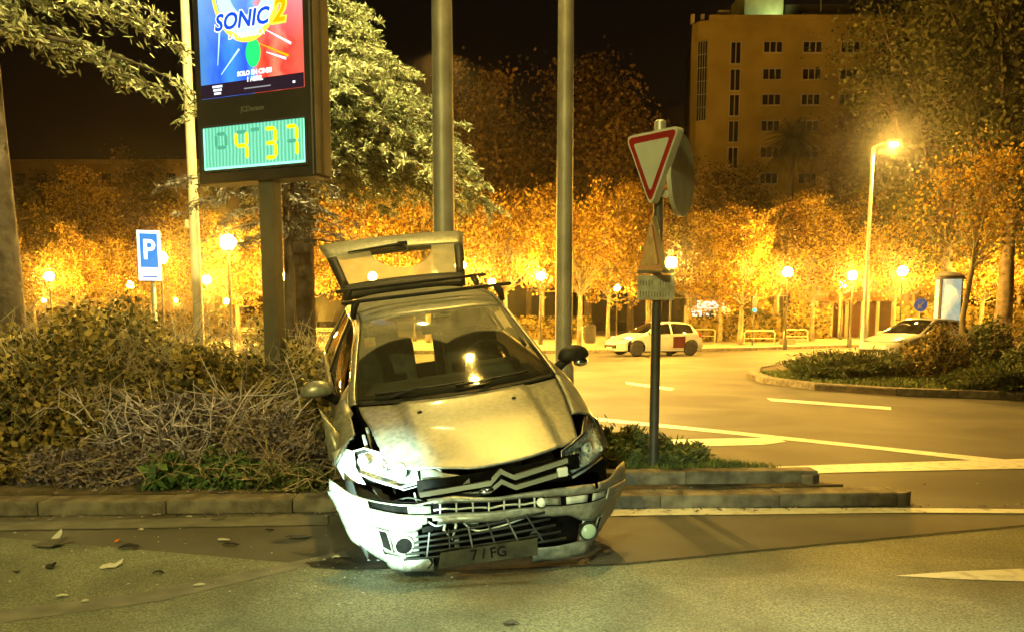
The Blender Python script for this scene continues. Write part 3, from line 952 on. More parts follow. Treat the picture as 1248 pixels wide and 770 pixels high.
# clock window
cz0 = Z0 + .135; cz1 = cz0 + .44
fy = -D / 2
frame = MB()
for (c, s) in (((0, fy - .012, cz0 - .012), (1.37, .024, .024)), ((0, fy - .012, cz1 + .012), (1.37, .024, .024)), ((-.673, fy - .012, (cz0 + cz1) / 2), (.024, .024, cz1 - cz0)), ((.673, fy - .012, (cz0 + cz1) / 2), (.024, .024, cz1 - cz0))):
    frame.box(c, s)
frame.build('clock_frame', M['dark_metal'], ad)
m_clock = bpy.data.materials.new('clock_panel'); m_clock.use_nodes = True
nt = m_clock.node_tree; bs = nt.nodes['Principled BSDF']
tc = nt.nodes.new('ShaderNodeTexCoord'); wv = nt.nodes.new('ShaderNodeTexWave'); wv.inputs['Scale'].default_value = 7; wv.inputs['Distortion'].default_value = 1.5; wv.bands_direction = 'X'
nt.links.new(tc.outputs['Object'], wv.inputs['Vector'])
rp = nt.nodes.new('ShaderNodeValToRGB'); rp.color_ramp.elements[0].color = (.05, .38, .22, 1); rp.color_ramp.elements[1].color = (.18, .68, .48, 1)
nt.links.new(wv.outputs['Fac'], rp.inputs['Fac']); nt.links.new(rp.outputs[0], bs.inputs['Emission Color']); bs.inputs['Emission Strength'].default_value = .9
bs.inputs['Base Color'].default_value = (.1, .2, .17, 1)
MB().box((0, fy - .004, (cz0 + cz1) / 2), (1.32, .008, cz1 - cz0)).build('clock_panel', m_clock, ad)
edge = emitter('clock_edge_light', (.30, 1.0, .62), 1.3)
ce = MB()
ce.box((0, fy - .012, cz0 + .014), (1.30, .006, .024)); ce.box((-.647, fy - .012, (cz0 + cz1) / 2), (.014, .006, cz1 - cz0 - .02)); ce.box((.647, fy - .012, (cz0 + cz1) / 2), (.014, .006, cz1 - cz0 - .02))
ce.build('edge_light', edge, ad)
seg_on = emitter('segment_on', (1.0, .92, .0), 1.25)
seg_off = mat('segment_off', (.10, .27, .22), rough=.4, emit=(.04, .34, .22), estr=.72)
SEG = {'4': 'fgbc', '3': 'agdbc', '7': 'abc', '0': '', ' ': ''}
def digit(ch, cx, cz, w, h, off='abcdefg'):
    th = .036
    pos = {'a': ((0, h / 2), (w, th)), 'g': ((0, 0), (w, th)), 'd': ((0, -h / 2), (w, th)), 'f': ((-w / 2, h / 4), (th, h / 2)), 'b': ((w / 2, h / 4), (th, h / 2)), 'e': ((-w / 2, -h / 4), (th, h / 2)), 'c': ((w / 2, -h / 4), (th, h / 2))}
    for s, ((x, z), (sx, sz)) in pos.items():
        on = s in SEG[ch]
        if not on and s not in off: continue
        mb = MB()
        l = (sx if sx > sz else sz) / 2 - .006; t2 = th / 2
        hexa = [(-l, 0), (-l + t2, -t2), (l - t2, -t2), (l, 0), (l - t2, t2), (-l + t2, t2)]
        if sz > sx: hexa = [(-q, p) for p, q in hexa]
        M4 = Matrix.Translation((cx + x, fy - .010 - (.003 if on else 0), cz + z)) @ Matrix.Rotation(PI / 2, 4, 'X')
        mb.prism(hexa, -.004, .004, M4)
        mb.build('digit_segment', seg_on if on else seg_off, ad)
zc = (cz0 + cz1) / 2 + .005
digit(' ', -.42, zc, .13, .28, off='abgf'); digit('4', -.15, zc, .14, .28, off='a'); digit('3', .225, zc, .13, .29, off=''); digit('7', .49, zc, .13, .29, off='g')
MB().box((.03, fy - .012, zc + .15), (.10, .008, .035)).build('digit_segment', seg_off, ad)
# poster above the clock
pz0 = cz1 + .30; pz1 = Z0 + H - .12; pw = 1.32
mp = bpy.data.materials.new('poster_print'); mp.use_nodes = True
nt = mp.node_tree; N = nt.nodes; L = nt.links; bs = N['Principled BSDF']
tc = N.new('ShaderNodeTexCoord'); sx = N.new('ShaderNodeSeparateXYZ'); L.new(tc.outputs['Object'], sx.inputs[0])
nz = N.new('ShaderNodeTexNoise'); nz.inputs['Scale'].default_value = 4.5; nz.inputs['Detail'].default_value = 5; nz.inputs['Distortion'].default_value = 1.2
L.new(tc.outputs['Object'], nz.inputs['Vector'])
ma = N.new('ShaderNodeMath'); ma.operation = 'MULTIPLY_ADD'; ma.inputs[1].default_value = .30; L.new(nz.outputs['Fac'], ma.inputs[0]); L.new(sx.outputs['X'], ma.inputs[2])
mr = N.new('ShaderNodeMapRange'); mr.inputs['From Min'].default_value = -.45; mr.inputs['From Max'].default_value = .75; L.new(ma.outputs[0], mr.inputs['Value'])
cr = N.new('ShaderNodeValToRGB'); e = cr.color_ramp.elements
e[0].position = 0; e[0].color = (.06, .22, .55, 1); e[1].position = 1; e[1].color = (.75, .10, .06, 1)
for p, c in ((.16, (.015, .10, .85)), (.30, (.04, .26, 1.0)), (.46, (.015, .08, .80)), (.535, (.05, .35, .75)), (.58, (.95, .12, .05)), (.68, (.9, .03, .02)), (.80, (1.0, .22, .12)), (.88, (.85, .04, .03))):
    k = e.new(p); k.color = (*c, 1)
L.new(mr.outputs[0], cr.inputs['Fac'])
# paler upper area behind the title, dark strip at the foot
mz = N.new('ShaderNodeMapRange'); mz.inputs['From Min'].default_value = pz0 + .45; mz.inputs['From Max'].default_value = pz0 + 1.15; L.new(sx.outputs['Z'], mz.inputs['Value'])
mix = N.new('ShaderNodeMixRGB'); mix.inputs[2].default_value = (.42, .72, .95, 1)
mm = N.new('ShaderNodeMath'); mm.operation = 'MULTIPLY'; mm.inputs[1].default_value = .35; L.new(mz.outputs[0], mm.inputs[0]); L.new(mm.outputs[0], mix.inputs[0]); L.new(cr.outputs[0], mix.inputs[1])
L.new(mix.outputs[0], bs.inputs['Emission Color']); bs.inputs['Emission Strength'].default_value = 1.0
bs.inputs['Base Color'].default_value = (.02, .02, .02, 1); bs.inputs['Roughness'].default_value = .3
po = MB().box((0, fy - .004, (pz0 + pz1) / 2), (pw, .008, pz1 - pz0)).build('poster', mp, ad)
tag(po, 'backlit poster, blue on the left and red on the right')
ew = emitter('print_white', (.9, .95, 1.0), 1.1); ey = emitter('print_gold', (1.0, .78, .05), 1.15); eb = emitter('print_blue', (.005, .07, .62), 1.0); ed = emitter('print_dark', (.02, .01, .015), 1.0); ego = emitter('print_orange', (.95, .42, .0), 1.0); eg = emitter('print_green', (.02, .75, .16), 1.0); emi = emitter('print_paleblue', (.55, .85, 1.0), 1.0)
def disc(cx, cz, rx, rz, mt, y, name='print_shape', a0=0, a1=2 * PI, n=40, r_in=0.0):
    rows = [[], []]
    for k in range(n + 1):
        a = a0 + (a1 - a0) * k / n
        rows[0].append(Vector((cx + rx * math.cos(a), fy - y, cz + rz * math.sin(a))))
        rows[1].append(Vector((cx + rx * r_in * math.cos(a), fy - y, cz + rz * r_in * math.sin(a))))
    return MB().grid(rows).build(name, mt, po)
cz_ = pz0 + 1.06
disc(-.02, cz_ + .05, .40, .55, emi, .0095, r_in=.60)
disc(-.02, cz_ + .05, .46, .60, ey, .0105, r_in=.90)
disc(.04, pz0 + .40, .095, .14, eg, .0095)
for k, (x, z, an, l, mt) in enumerate(((.36, pz0 + .52, -.5, .36, ew), (.30, pz0 + .40, -.42, .40, ego), (.33, pz0 + .34, -.35, .26, ew), (-.26, pz0 + .34, .75, .34, emi), (-.40, pz0 + .52, 1.45, .40, emi))):
    Mx = Matrix.Translation((x, fy - .0098 - k * .0003, z)) @ Matrix.Rotation(-an, 4, 'Y') @ Matrix.Rotation(PI / 2, 4, 'X')
    MB().add([Mx @ Vector(p) for p in ((-l / 2, -.004, 0), (l / 2, -.013, 0), (l / 2, .013, 0), (-l / 2, .004, 0))], [(0, 1, 2, 3)]).build('print_streak', mt, po)
MB().box((0, fy - .0092, pz0 + .07), (pw, .003, .14)).build('print_strip', ed, po)
lettering('SONIC', .235, ew, po, (-.10, fy - .0120, pz0 + .735), bold=.016, shear=.2, sx=1.0, spacing=.98)
lettering('SONIC', .225, eb, po, (-.10, fy - .0128, pz0 + .735), bold=.007, shear=.2, sx=1.02, spacing=1.0)
lettering('2', .33, ey, po, (.375, fy - .0122, pz0 + .76), bold=.022, shear=.2)
lettering('2', .31, ego, po, (.375, fy - .0130, pz0 + .76), bold=.008, shear=.2)
lettering('LA PELÍCULA', .072, ew, po, (-.04, fy - .0124, pz0 + .585), bold=.002, spacing=1.15)
lettering('SOLO EN CINES', .062, ew, po, (.05, fy - .0124, pz0 + .205), bold=.004)
lettering('1 ABRIL', .062, ew, po, (.05, fy - .0124, pz0 + .14), bold=.004)
for k in range(3):
    MB().box((-.44, fy - .0115, pz0 + .11 - k * .035), (.13 - .02 * k, .002, .022)).build('print_block', ew, po)
MB().box((.08, fy - .0115, pz0 + .055), (.34, .002, .012)).build('print_block', emitter('print_grey', (.5, .5, .5), .5), po)
MB().box((.54, fy - .0115, pz0 + .06), (.03, .002, .022)).build('print_block', ew, po)
lettering('JCDecaux', .075, mat('maker_mark', (.13, .12, .11), rough=.5), ad, (0, fy - .004, cz1 + .15), bold=.002, extrude=.002, name='maker_mark')
tag(ad, 'tall dark advertising sign with lit poster and clock reading 4 37', 'sign')

# ------------------------------------------------------------------ give way sign
gb = G(796, 571, .205)
gw = empty('road_sign', (gb.x, gb.y, .205))
GY = gb.y
def zz(py): return ZY(py, GY) - .205
ztop = zz(150)
MB().tube([(0, 0, -.1), (0, 0, ztop)], .045, 14).build('pole', M['dark_metal'], gw, smooth=True, angle=rad(40))
MB().lathe([(.05, ztop - .10), (.05, ztop + .01), (.03, ztop + .025)], 14).build('pole_cap', M['galvanised'], gw, smooth=True, angle=rad(40))
m_white = mat('sign_white', (.52, .54, .48), (.62, .63, .56), 5, .4)
m_red = mat('sign_red', (.40, .02, .018), (.28, .02, .018), 6, .4)
m_back = mat('sign_back', (.52, .50, .42), (.62, .60, .52), 6, .5, metal=.2)
def rounded_poly(pts, r, n=5):
    out = []
    m = len(pts)
    for i in range(m):
        p = Vector(pts[i]); a = (Vector(pts[i - 1]) - p).normalized(); b = (Vector(pts[(i + 1) % m]) - p).normalized()
        ang = a.angle(b); t = r / math.tan(ang / 2)
        s = p + a * t; e = p + b * t
        for k in range(n + 1):
            u = k / n
            q = s * (1 - u) ** 2 + p * 2 * u * (1 - u) + e * u * u
            out.append((q.x, q.y))
    return out
zs = zz(164); zb = zz(250)
hh = zs - zb + .05
sw = .62
tri = [(-sw / 2, 0), (sw / 2, 0), (0, -hh)]
def plate(poly, y, th, mt, name, parent, yawp, cx, cy, cz):
    Mx = Matrix.Translation((cx, cy, cz)) @ Matrix.Rotation(yawp, 4, 'Z') @ Matrix.Rotation(PI / 2, 4, 'X')
    return MB().prism(poly, y, y + th, Mx).build(name, mt, parent)
ya = rad(-50)
cxs = -.055
pl = plate(rounded_poly(tri, .05), -.03, .075, m_back, 'give_way_plate', gw, ya, cxs, -.10, zs)
def inset(poly, k, dy=0):
    c = Vector((0, -hh * .36))
    return [(c.x + (p[0] - c.x) * k, c.y + (p[1] - c.y) * k + dy) for p in poly]
plate(rounded_poly(inset(tri, .985), .05), .046, .003, mat('sign_rim', (.62, .61, .55), (.7, .69, .64), 6, .4), 'rim', pl, ya, cxs, -.10, zs)
plate(rounded_poly(inset(tri, .90), .035), .050, .003, m_red, 'red_border', pl, ya, cxs, -.10, zs)
plate(rounded_poly(inset(tri, .66), .02), .0540, .003, m_white, 'white_field', pl, ya, cxs, -.10, zs)
# round sign on the same pole, turned away
disc_p = [(.36 * math.cos(2 * PI * k / 32), .36 * math.sin(2 * PI * k / 32)) for k in range(32)]
ro = plate(disc_p, 0, .04, m_back, 'round_plate', gw, rad(62), .20, .12, zs - .34)
plate([(p[0] * .86, p[1] * .86) for p in disc_p], -.004, .004, M['galvanised'], 'rib', ro, rad(62), .20, .12, zs - .34)
for q in (-.12, -.52):
    MB().box((0, -.03, zs + q), (.16, .12, .05)).build('clamp', M['galvanised'], gw)
# warning triangle bent underneath, edge-on
zt2 = zz(262); zb2 = zz(333)
t2 = [(-.27, 0), (.27, 0), (.03, (zt2 - zb2))]
pl2 = plate(rounded_poly(t2, .03), 0, .035, mat('tarnished_back', (.16, .13, .08), (.24, .2, .13), 8, .6), 'warning_plate', gw, rad(-74), -.045, -.085, zb2)
plate(rounded_poly([(p[0] * .94, .02 + p[1] * .93) for p in t2], .03), .036, .003, mat('faded_red', (.16, .02, .015), (.10, .02, .015), 7, .6), 'red_border', pl2, rad(-74), -.045, -.085, zb2)
plate(rounded_poly([(p[0] * .68, .06 + p[1] * .72) for p in t2], .02), .040, .003, mat('dirty_field', (.025, .02, .013), (.10, .085, .055), 9, .6, detail=8, contrast=(.45, .55)), 'picture_field', pl2, rad(-74), -.045, -.085, zb2)
# supplementary plate
zp0, zp1 = zz(366), zz(336)
dirty = mat('dirty_plate', (.22, .20, .15), (.46, .43, .34), 12, .6, detail=10, contrast=(.3, .7))
sp = MB(); Rz = Matrix.Rotation(rad(-14), 3, 'Z')
sp.rbox((-.02, -.075, (zp0 + zp1) / 2), (.33, .025, zp1 - zp0), .008, Rz)
spo = sp.build('text_plate', dirty, gw)
m_ink = mat('faded_ink', (.10, .09, .06), (.2, .18, .13), 20, .6)
rl = random.Random(2)
for row in range(2):                         # two weathered, no longer legible lines of lettering
    ink = MB()
    for k in range(11):
        if rl.random() < .18: continue
        xx = -.135 + k * .025
        ink.box(Rz @ Vector((xx, 0, 0)) + Vector((-.024, -.092, zp1 - .07 - row * .10 + rl.uniform(-.004, .004))), (rl.uniform(.006, .012), .003, rl.uniform(.035, .06)), Rz)
    ink.build('lettering', m_ink, spo)
br = MB(); br.box((-.02, -.06, zp1 + .03), (.33, .03, .03), Rz)
br.build('bracket', M['dark_metal'], gw)
tag(gw, 'post with give way triangle, round plate seen from behind and dirty text plate', 'sign')

# ------------------------------------------------------------------ parking sign
SY = 20.0
c = P(182, 312, SY)
pk = empty('parking_sign', (c.x, SY, .1), (0, 0, rad(20)))
hgt = ZY(281, SY) - ZY(343, SY); wd = .50
z0 = ZY(343, SY) - .1
MB().tube([(.05, 0, 0), (.05, 0, z0 + .05)], .05, 10).build('post', M['galvanised'], pk, smooth=True)
bx = MB(); bx.rbox((0, 0, z0 + hgt / 2), (wd, .20, hgt), .015)
bx.build('sign_box', M['cream_metal'], pk)
MB().box((.0, -.103, z0 + hgt / 2), (wd - .03, .006, hgt - .03)).build('sign_face', emitter('sign_light', (.72, .88, 1.0), 1.5), pk)
MB().box((.0, -.107, z0 + hgt * .60), (wd - .13, .004, hgt * .66)).build('blue_field', emitter('sign_blue', (.02, .22, .62), 1.0), pk)
lettering('P', .62, emitter('sign_letter', (.85, .95, 1.0), 1.7), pk, (0, -.112, z0 + hgt * .60), bold=.012, sx=.85)
MB().box((0, -.107, z0 + .10), (wd * .6, .004, .035)).build('small_print', emitter('sign_blue_text', (.1, .2, .5), .8), pk)
tag(pk, 'lit white box sign with blue P on a post above the hedge', 'sign')

# ------------------------------------------------------------------ park lamps
globe_mat = emitter('globe_glow', (1.0, .50, .055), 2000)
def park_lamp_proto():
    t = empty('park_lamp')
    MB().lathe([(.13, 0), (.13, .5), (.07, .62), (.05, 1.0), (.04, 3.72)], 10).build('pole', M['dark_metal'], t, smooth=True, angle=rad(40))
    MB().lathe([(.05, 3.70), (.12, 3.76), (.13, 3.80)], 12).build('collar', M['dark_metal'], t, smooth=True)
    MB().sphere((0, 0, 4.0), .24, 14, 10).build('globe', globe_mat, t, smooth=True)
    MB().lathe([(.09, 4.225), (.05, 4.26), (.01, 4.30)], 12).build('cap', M['dark_metal'], t, smooth=True)
    return t
pl0 = park_lamp_proto()
lamps = [(60, 338), (159, 348), (196, 316), (252, 342), (278, 298), (276, 367), (349, 338), (373, 347), (379, 372), (561, 325), (659, 338), (752, 352), (818, 322), (960, 333), (1027, 348), (1039, 337), (1100, 332)]
lab = {278: 'largest lit globe lamp, between cream pole and sign post', 561: 'lit globe lamp just right of the open tailgate', 659: 'lit globe lamp left of the right-hand tall pole', 818: 'lit globe lamp just right of the give way post',
       752: 'lit globe lamp above the taxi bonnet', 960: 'lit globe lamp left of the park pavilion', 196: 'lit globe lamp touching the right edge of the parking sign', 1100: 'rightmost lit globe lamp, left of the advertising column'}
for i, (px, py) in enumerate(lamps):
    Y = (4.0 - EYE) * F / (HY - py); zoff = 0.0
    if Y > 80:
        Y = 80.0; zoff = ZY(py, Y) - 4.0
    t = pl0 if i == 0 else copy_tree(pl0)
    t.location = (PX(px, Y, py), Y, zoff if zoff else 0.0)
    tag(t, lab.get(px, 'lit globe park lamp, %s from the left' % ORD[i]), 'lamp', 'globe lamps in the park')
# unseen lamps of the same kind, the farthest ones added to light the facade
for i, (px, Y) in enumerate([(455, 50), (505, 57), (1165, 56), (1225, 50), (600, 58), (55, 112), (140, 114), (215, 112)]):
    t = copy_tree(pl0)
    t.location = (PX(px, Y), Y, 0)
    tag(t, 'unseen globe lamp placed among the crowns, %s of the unseen ones from the left' % ORD[sorted([455, 505, 1165, 1225, 600, 55, 140, 215]).index(px)], 'lamp', 'globe lamps in the park')

# tall street lamps further off
def street_lamp(px, py, Y, label, power, glow=160, arm=.5, cone=rad(165), lean=2.5):
    z = ZY(py, Y)
    t = empty('street_lamp', (PX(px, Y, py), Y, 0))
    MB().lathe([(.13, 0), (.12, 1.2), (.09, 1.3), (.06, z)], 10).build('pole', M['galvanised'], t, smooth=True, angle=rad(40))
    MB().tube([(0, 0, z), (arm * .5, -.15, z + .12), (arm, -.3, z + .16)], .04, 8).build('arm', M['galvanised'], t, smooth=True)
    h = MB(); h.rbox((arm + .15, -.35, z + .17), (.5, .26, .14), .04); h.build('lamp_head', M['galvanised'], t)
    MB().sphere((arm + .15, -.36, z + .07), .15, 14, 8, (1.2, .8, .9)).build('lens', emitter('street_lens', (1.0, .62, .15), glow), t, smooth=True)
    tag(t, label, 'street lamp', 'far street lamps')
    lamp('street_lamp_light', 'SPOT', (t.location.x + arm + .15, Y - .36, z - .10), power, (1.0, .54, .085), .15, (t.location.x + arm, Y - .36 - lean, 0), cone, .2)
street_lamp(1064, 180, 35, 'tall lit street lamp with pale pole left of the olive trees', 5200, 28)
street_lamp(540, 60, 27, 'assumed far street lamp hidden in line behind the pole at the tailgate', 30000, 2, arm=-.15, cone=rad(138), lean=.0)  # unseen lamp assumed for the forward shadows, added behind the pole

# assumed street lamp behind the photographer, added to light hedge and signs
t = empty('street_lamp', (-5.6, -8.5, 0))
MB().lathe([(.13, 0), (.12, 1.2), (.09, 1.3), (.06, 8.6)], 12).build('pole', M['galvanised'], t, smooth=True, angle=rad(40))
MB().tube([(0, 0, 8.6), (.4, .2, 8.72), (.8, .5, 8.76)], .04, 8).build('arm', M['galvanised'], t, smooth=True)
h = MB(); h.rbox((.95, .6, 8.78), (.5, .28, .14), .04); h.build('lamp_head', M['galvanised'], t)
MB().rbox((.95, .6, 8.69), (.36, .2, .04), .01).build('lens', emitter('near_lens', (1.0, .86, .34), 60), t)
tag(t, 'unseen street lamp assumed behind the photographer', 'street lamp')
lamp('street_lamp_light', 'SPOT', (-4.65, -7.9, 8.64), 9500, (.97, .85, .24), .15, (-4.6, 7.6, 0.2), rad(62), .8)

# lamp and pole added out of view to brighten the near carriageway
t = empty('street_lamp', (4.8, 1.4, 0))
MB().lathe([(.13, 0), (.12, 1.2), (.09, 1.3), (.06, 9.0)], 12).build('pole', M['galvanised'], t, smooth=True, angle=rad(40))
MB().tube([(0, 0, 9.0), (-1.0, .4, 9.2), (-3.2, 1.0, 9.25)], .04, 8).build('arm', M['galvanised'], t, smooth=True)
h = MB(); h.rbox((-3.4, 1.0, 9.26), (.5, .28, .12), .04); h.build('lamp_head', M['galvanised'], t)
MB().rbox((-3.4, 1.0, 9.18), (.36, .2, .03), .01).build('lens', emitter('road_lens', (.86, 1.0, .55), 30), t)
tag(t, 'unseen lamp added on the right to brighten the near carriageway', 'street lamp')
lamp('street_lamp_light', 'SPOT', (1.4, 2.4, 9.14), 3500, (.80, 1.0, .56), .12, (.8, 2.0, 0), rad(50), .9)  # added fill light for the foreground road

# ------------------------------------------------------------------ brick block
BY = 95.0
def BX(px): return P(px, 85, BY).x
m_brick = mat('brick_wall', (.38, .30, .11), (.52, .42, .17), .35, .9, bump=.15, bscale=6)
m_wframe = mat('window_frame', (.62, .55, .50), rough=.5)
m_wglass = mat('dark_pane', (.015, .01, .012), rough=.15)
x0 = BX(863); x1 = BX(1180); zt = ZY(24, BY)
bb = empty('brick_building', ((x0 + x1) / 2, BY, 0))
ox = (x0 + x1) / 2
MB().box((0, 6, zt / 2), (x1 - x0, 12, zt)).build('wall', m_brick, bb)
# faceted corner with the stair window
xl = BX(846)
cm = MB(); cm.prism([(x0 - ox, 0), (x0 - ox, 12), (BX(841) * (BY + 12) / BY - ox, 12), (xl - ox, 1.6), (xl - ox + .4, .5)], 0, zt - .05)
cm.build('corner_wall', m_brick, bb)
par = MB(); par.box((0.0, -.06, zt + .15), (x1 - x0 + .1, .3, .5))
par.build('parapet', m_brick, bb)
# stair window
sa = Vector((xl - ox + .46, .46, 0)); sb = Vector((x0 - ox - .10, .02, 0))
sdir = (sb - sa).normalized(); sn = Vector((sdir.y, -sdir.x, 0))
sw_ = (sb - sa).length
swz0, swz1 = ZY(147, BY), ZY(50, BY)
q = [sa + sn * .05, sb + sn * .05]
wnd = MB().add([(q[0].x, q[0].y, swz0), (q[1].x, q[1].y, swz0), (q[1].x, q[1].y, swz1), (q[0].x, q[0].y, swz1)], [(0, 1, 2, 3)]).build('stair_window', m_wglass, bb)
for k in range(5):
    p = sa.lerp(sb, k / 4) + sn * .09
    MB().box((p.x, p.y, (swz0 + swz1) / 2), (.07, .07, swz1 - swz0)).build('mullion', M['galvanised'], wnd)
for k in range(7):
    p = sa.lerp(sb, .5) + sn * .09
    MB().box((p.x, p.y, swz0 + (swz1 - swz0) * k / 6), (sw_, .06, .07), Matrix.Rotation(math.atan2(sdir.y, sdir.x), 3, 'Z')).build('transom', M['galvanised'], wnd)
def window(cx, cz, w, h, n):
    f = MB()
    t_ = .10
    f.box((cx, -.06, cz + h / 2), (w + t_, .12, t_)); f.box((cx, -.06, cz - h / 2), (w + t_, .12, t_))
    for k in range(n + 1):
        f.box((cx - w / 2 + w * k / n, -.06, cz), (t_ * (1.0 if 0 < k < n else .8), .11, h - t_))
    fo = f.build('window', m_wframe, bb)
    for k in range(n):
        MB().box((cx - w / 2 + w * (k + .5) / n, -.02, cz), (w / n - t_, .03, h - t_)).build('pane', m_wglass, fo)
for row, py in enumerate((58, 91, 122, 154, 186, 218)):
    for px in (941, 989, 1035, 1083, 1130):
        window(BX(px) - ox, ZY(py, BY), 1.95, 1.12, 3)
    window(BX(896) - ox, ZY(py + 7, BY), 1.05, 2.2, 2)
# rooftop
pent = MB(); pent.box((BX(938) - ox, 6, zt + 2.2), (4.2, 6, 4.4)); 
pent.build('roof_block', mat('roof_block', (.42, .45, .26), (.52, .55, .32), 1, .9), bb)
ps = MB(); ps.box((BX(1035) - ox, 8, zt + 1.6), (12.5, 6, 3.2)); ps.build('roof_plant_room', mat('plant_wall', (.20, .20, .12), (.30, .30, .18), .5, .9), bb)
for k, px in enumerate((846, 858, 878, 884, 898)):
    MB().box((BX(px) - ox, 1.5, zt + (.5 if k != 3 else .7)), (.35 if k != 3 else 1.2, .5, .9 if k != 3 else 1.3)).build('chimney', M['cream_metal'], bb)
for k, px in enumerate((988, 1003, 1022, 1050)):
    MB().rbox((BX(px) - ox, 1.2, zt + .75), (1.5, .6, .5), .08).build('roof_unit', M['galvanised'], bb)
MB().tube([(BX(1003) - ox, 1.5, zt), (BX(1003) - ox, 1.5, zt + 5)], .08, 6).build('aerial', M['galvanised'], bb)
tag(bb, 'brown brick office block with rows of triple windows and stair glazing', 'building')
# greenish floodlight assumed, spot added to light its roof block
lamp('assumed_roof_floodlight', 'SPOT', (BX(952), BY + 1.0, zt + .6), 260, (.85, 1.0, .4), .2, (BX(938), BY + 3.2, zt + 3.0), rad(120), .6)

# left facade far behind the park
FY = 128.0
xa, xb = PX(-60, FY), PX(262, FY); zt2_ = ZY(196, FY)
fb = empty('apartment_building', ((xa + xb) / 2, FY, 0))
MB().box((0, 7, zt2_ / 2), (xb - xa, 14, zt2_)).build('wall', mat('render_wall', (.30, .20, .11), (.40, .28, .16), .4, .9), fb)
MB().box((0, -.2, zt2_ - .2), (xb - xa + .6, .8, .5)).build('cornice', mat('render_trim', (.30, .22, .13), (.36, .27, .16), .8, .9), fb)
for r in range(5):
    zr = zt2_ - 2.6 - r * 3.3
    MB().box((0, -.25, zr - 1.25), (xb - xa, .5, .18)).build('string_course', M['cream_metal'], fb)
    for k in range(12):
        xx = xa - fb.location.x + 2.4 + k * (xb - xa - 4.8) / 11
        wo = MB().box((xx, -.03, zr), (1.3, .10, 1.5)).build('window', m_wglass, fb)
tag(fb, 'long dim orange facade behind the trees at far left', 'building')

# pavilion in the park
VY = 72.0
pv = empty('park_pavilion', (PX(1040, VY), VY, .14))
w = 9.5
MB().box((0, 1.5, 3.35), (w, 4, .9)).build('fascia', mat('pav_fascia', (.40, .20, .08), (.48, .26, .1), 1, .8), pv)
MB().box((0, 2.4, 1.45), (w - .6, 2.0, 2.9)).build('back_wall', mat('pav_wall', (.16, .07, .04), (.22, .1, .05), 1, .9), pv)
for k in range(8):
    MB().box((-w / 2 + .3 + k * (w - .6) / 7, -.2, 1.45), (.22, .22, 2.9)).build('column', M['cream_metal'], pv)
tag(pv, 'low orange-lit pavilion with a row of pale columns', 'building')

# lit kiosk behind the taxi
KY = 62.0
kx = P(865, 370, KY)
ks = empty('kiosk', (kx.x, KY, .14))
MB().box((0, .8, 1.2), (3.0, 1.6, 2.4)).build('body', M['galvanised'], ks)
aw = MB(); aw.prism([(-1.0, 2.2), (-.2, 2.75), (.0, 2.75), (.0, 2.2)], -.9, .9, Matrix.Rotation(PI / 2, 4, 'Z') @ Matrix.Rotation(PI / 2, 4, 'X'))
aw.build('awning', emitter('lit_awning', (1.0, .85, .55), 1.2), ks)
MB().box((-.5, -.02, 1.6), (1.5, .04, .8)).build('counter_window', emitter('counter_light', (1.0, .9, .6), 2.0), ks)
tag(ks, 'small white kiosk with lit awning right behind the taxi', 'kiosk')

# advertising column on the island
cY = 34.0
cxp = P(1153, 400, cY)
cl = empty('advertising_column', (cxp.x, cY, .0))
zt_, zb_ = ZY(333, cY), .0
MB().lathe([(.50, 0), (.50, .3), (.45, .34)], 24).build('base', M['dark_metal'], cl, smooth=True, angle=rad(40))
m_panel = mat('lit_panel', (.35, .42, .36), (.7, .75, .62), 3, .5, emit=(.55, .68, .50), estr=.45, detail=3, contrast=(.4, .6))
for k in range(3):
    a0 = -PI / 2 - PI / 3 + k * 2 * PI / 3 + .12
    rows = [[], []]
    for q in range(9):
        a = a0 + q / 8 * (2 * PI / 3 - .24)
        rows[0].append(Vector((.46 * math.cos(a), .46 * math.sin(a), .34))); rows[1].append(Vector((.46 * math.cos(a), .46 * math.sin(a), zt_ - .25)))
    MB().grid(rows).build('poster_panel', m_panel, cl, smooth=True, thick=.02)
    a = a0 - .12
    MB().box((.46 * math.cos(a), .46 * math.sin(a), (zt_ + .1) / 2), (.09, .09, zt_ - .35), Matrix.Rotation(a, 3, 'Z')).build('rib', M['dark_metal'], cl)
MB().lathe([(.42, .3), (.42, zt_ - .26)], 20).build('core', M['dark_metal'], cl, smooth=True, angle=rad(40))
MB().lathe([(.56, zt_ - .25), (.56, zt_ - .12), (.4, zt_), (.05, zt_ + .08)], 24).build('roof', M['dark_metal'], cl, smooth=True, angle=rad(40))
tag(cl, 'round lit advertising column behind the island bushes', 'advertising column')

# blue round sign
rY = 32.0
c = P(1122, 372, rY)
rs = empty('road_sign', (c.x, rY, 0))
MB().tube([(0, .03, 0), (0, .03, c.z + .2)], .03, 8).build('pole', M['galvanised'], rs)
dp = [(.24 * math.cos(2 * PI * k / 24), .24 * math.sin(2 * PI * k / 24)) for k in range(24)]
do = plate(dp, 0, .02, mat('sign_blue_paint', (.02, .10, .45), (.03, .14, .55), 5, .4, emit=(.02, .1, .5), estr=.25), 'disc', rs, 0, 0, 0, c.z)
arrow = [(-.03, -.16), (.03, -.16), (.03, .03), (.10, .03), (0, .17), (-.10, .03), (-.03, .03)]
ca, sa_ = math.cos(2.4), math.sin(2.4)
plate([(p[0] * ca - p[1] * sa_, p[0] * sa_ + p[1] * ca) for p in arrow], .022, .004, m_white, 'arrow', do, 0, 0, 0, c.z)
tag(rs, 'round blue direction sign left of the advertising column', 'sign')

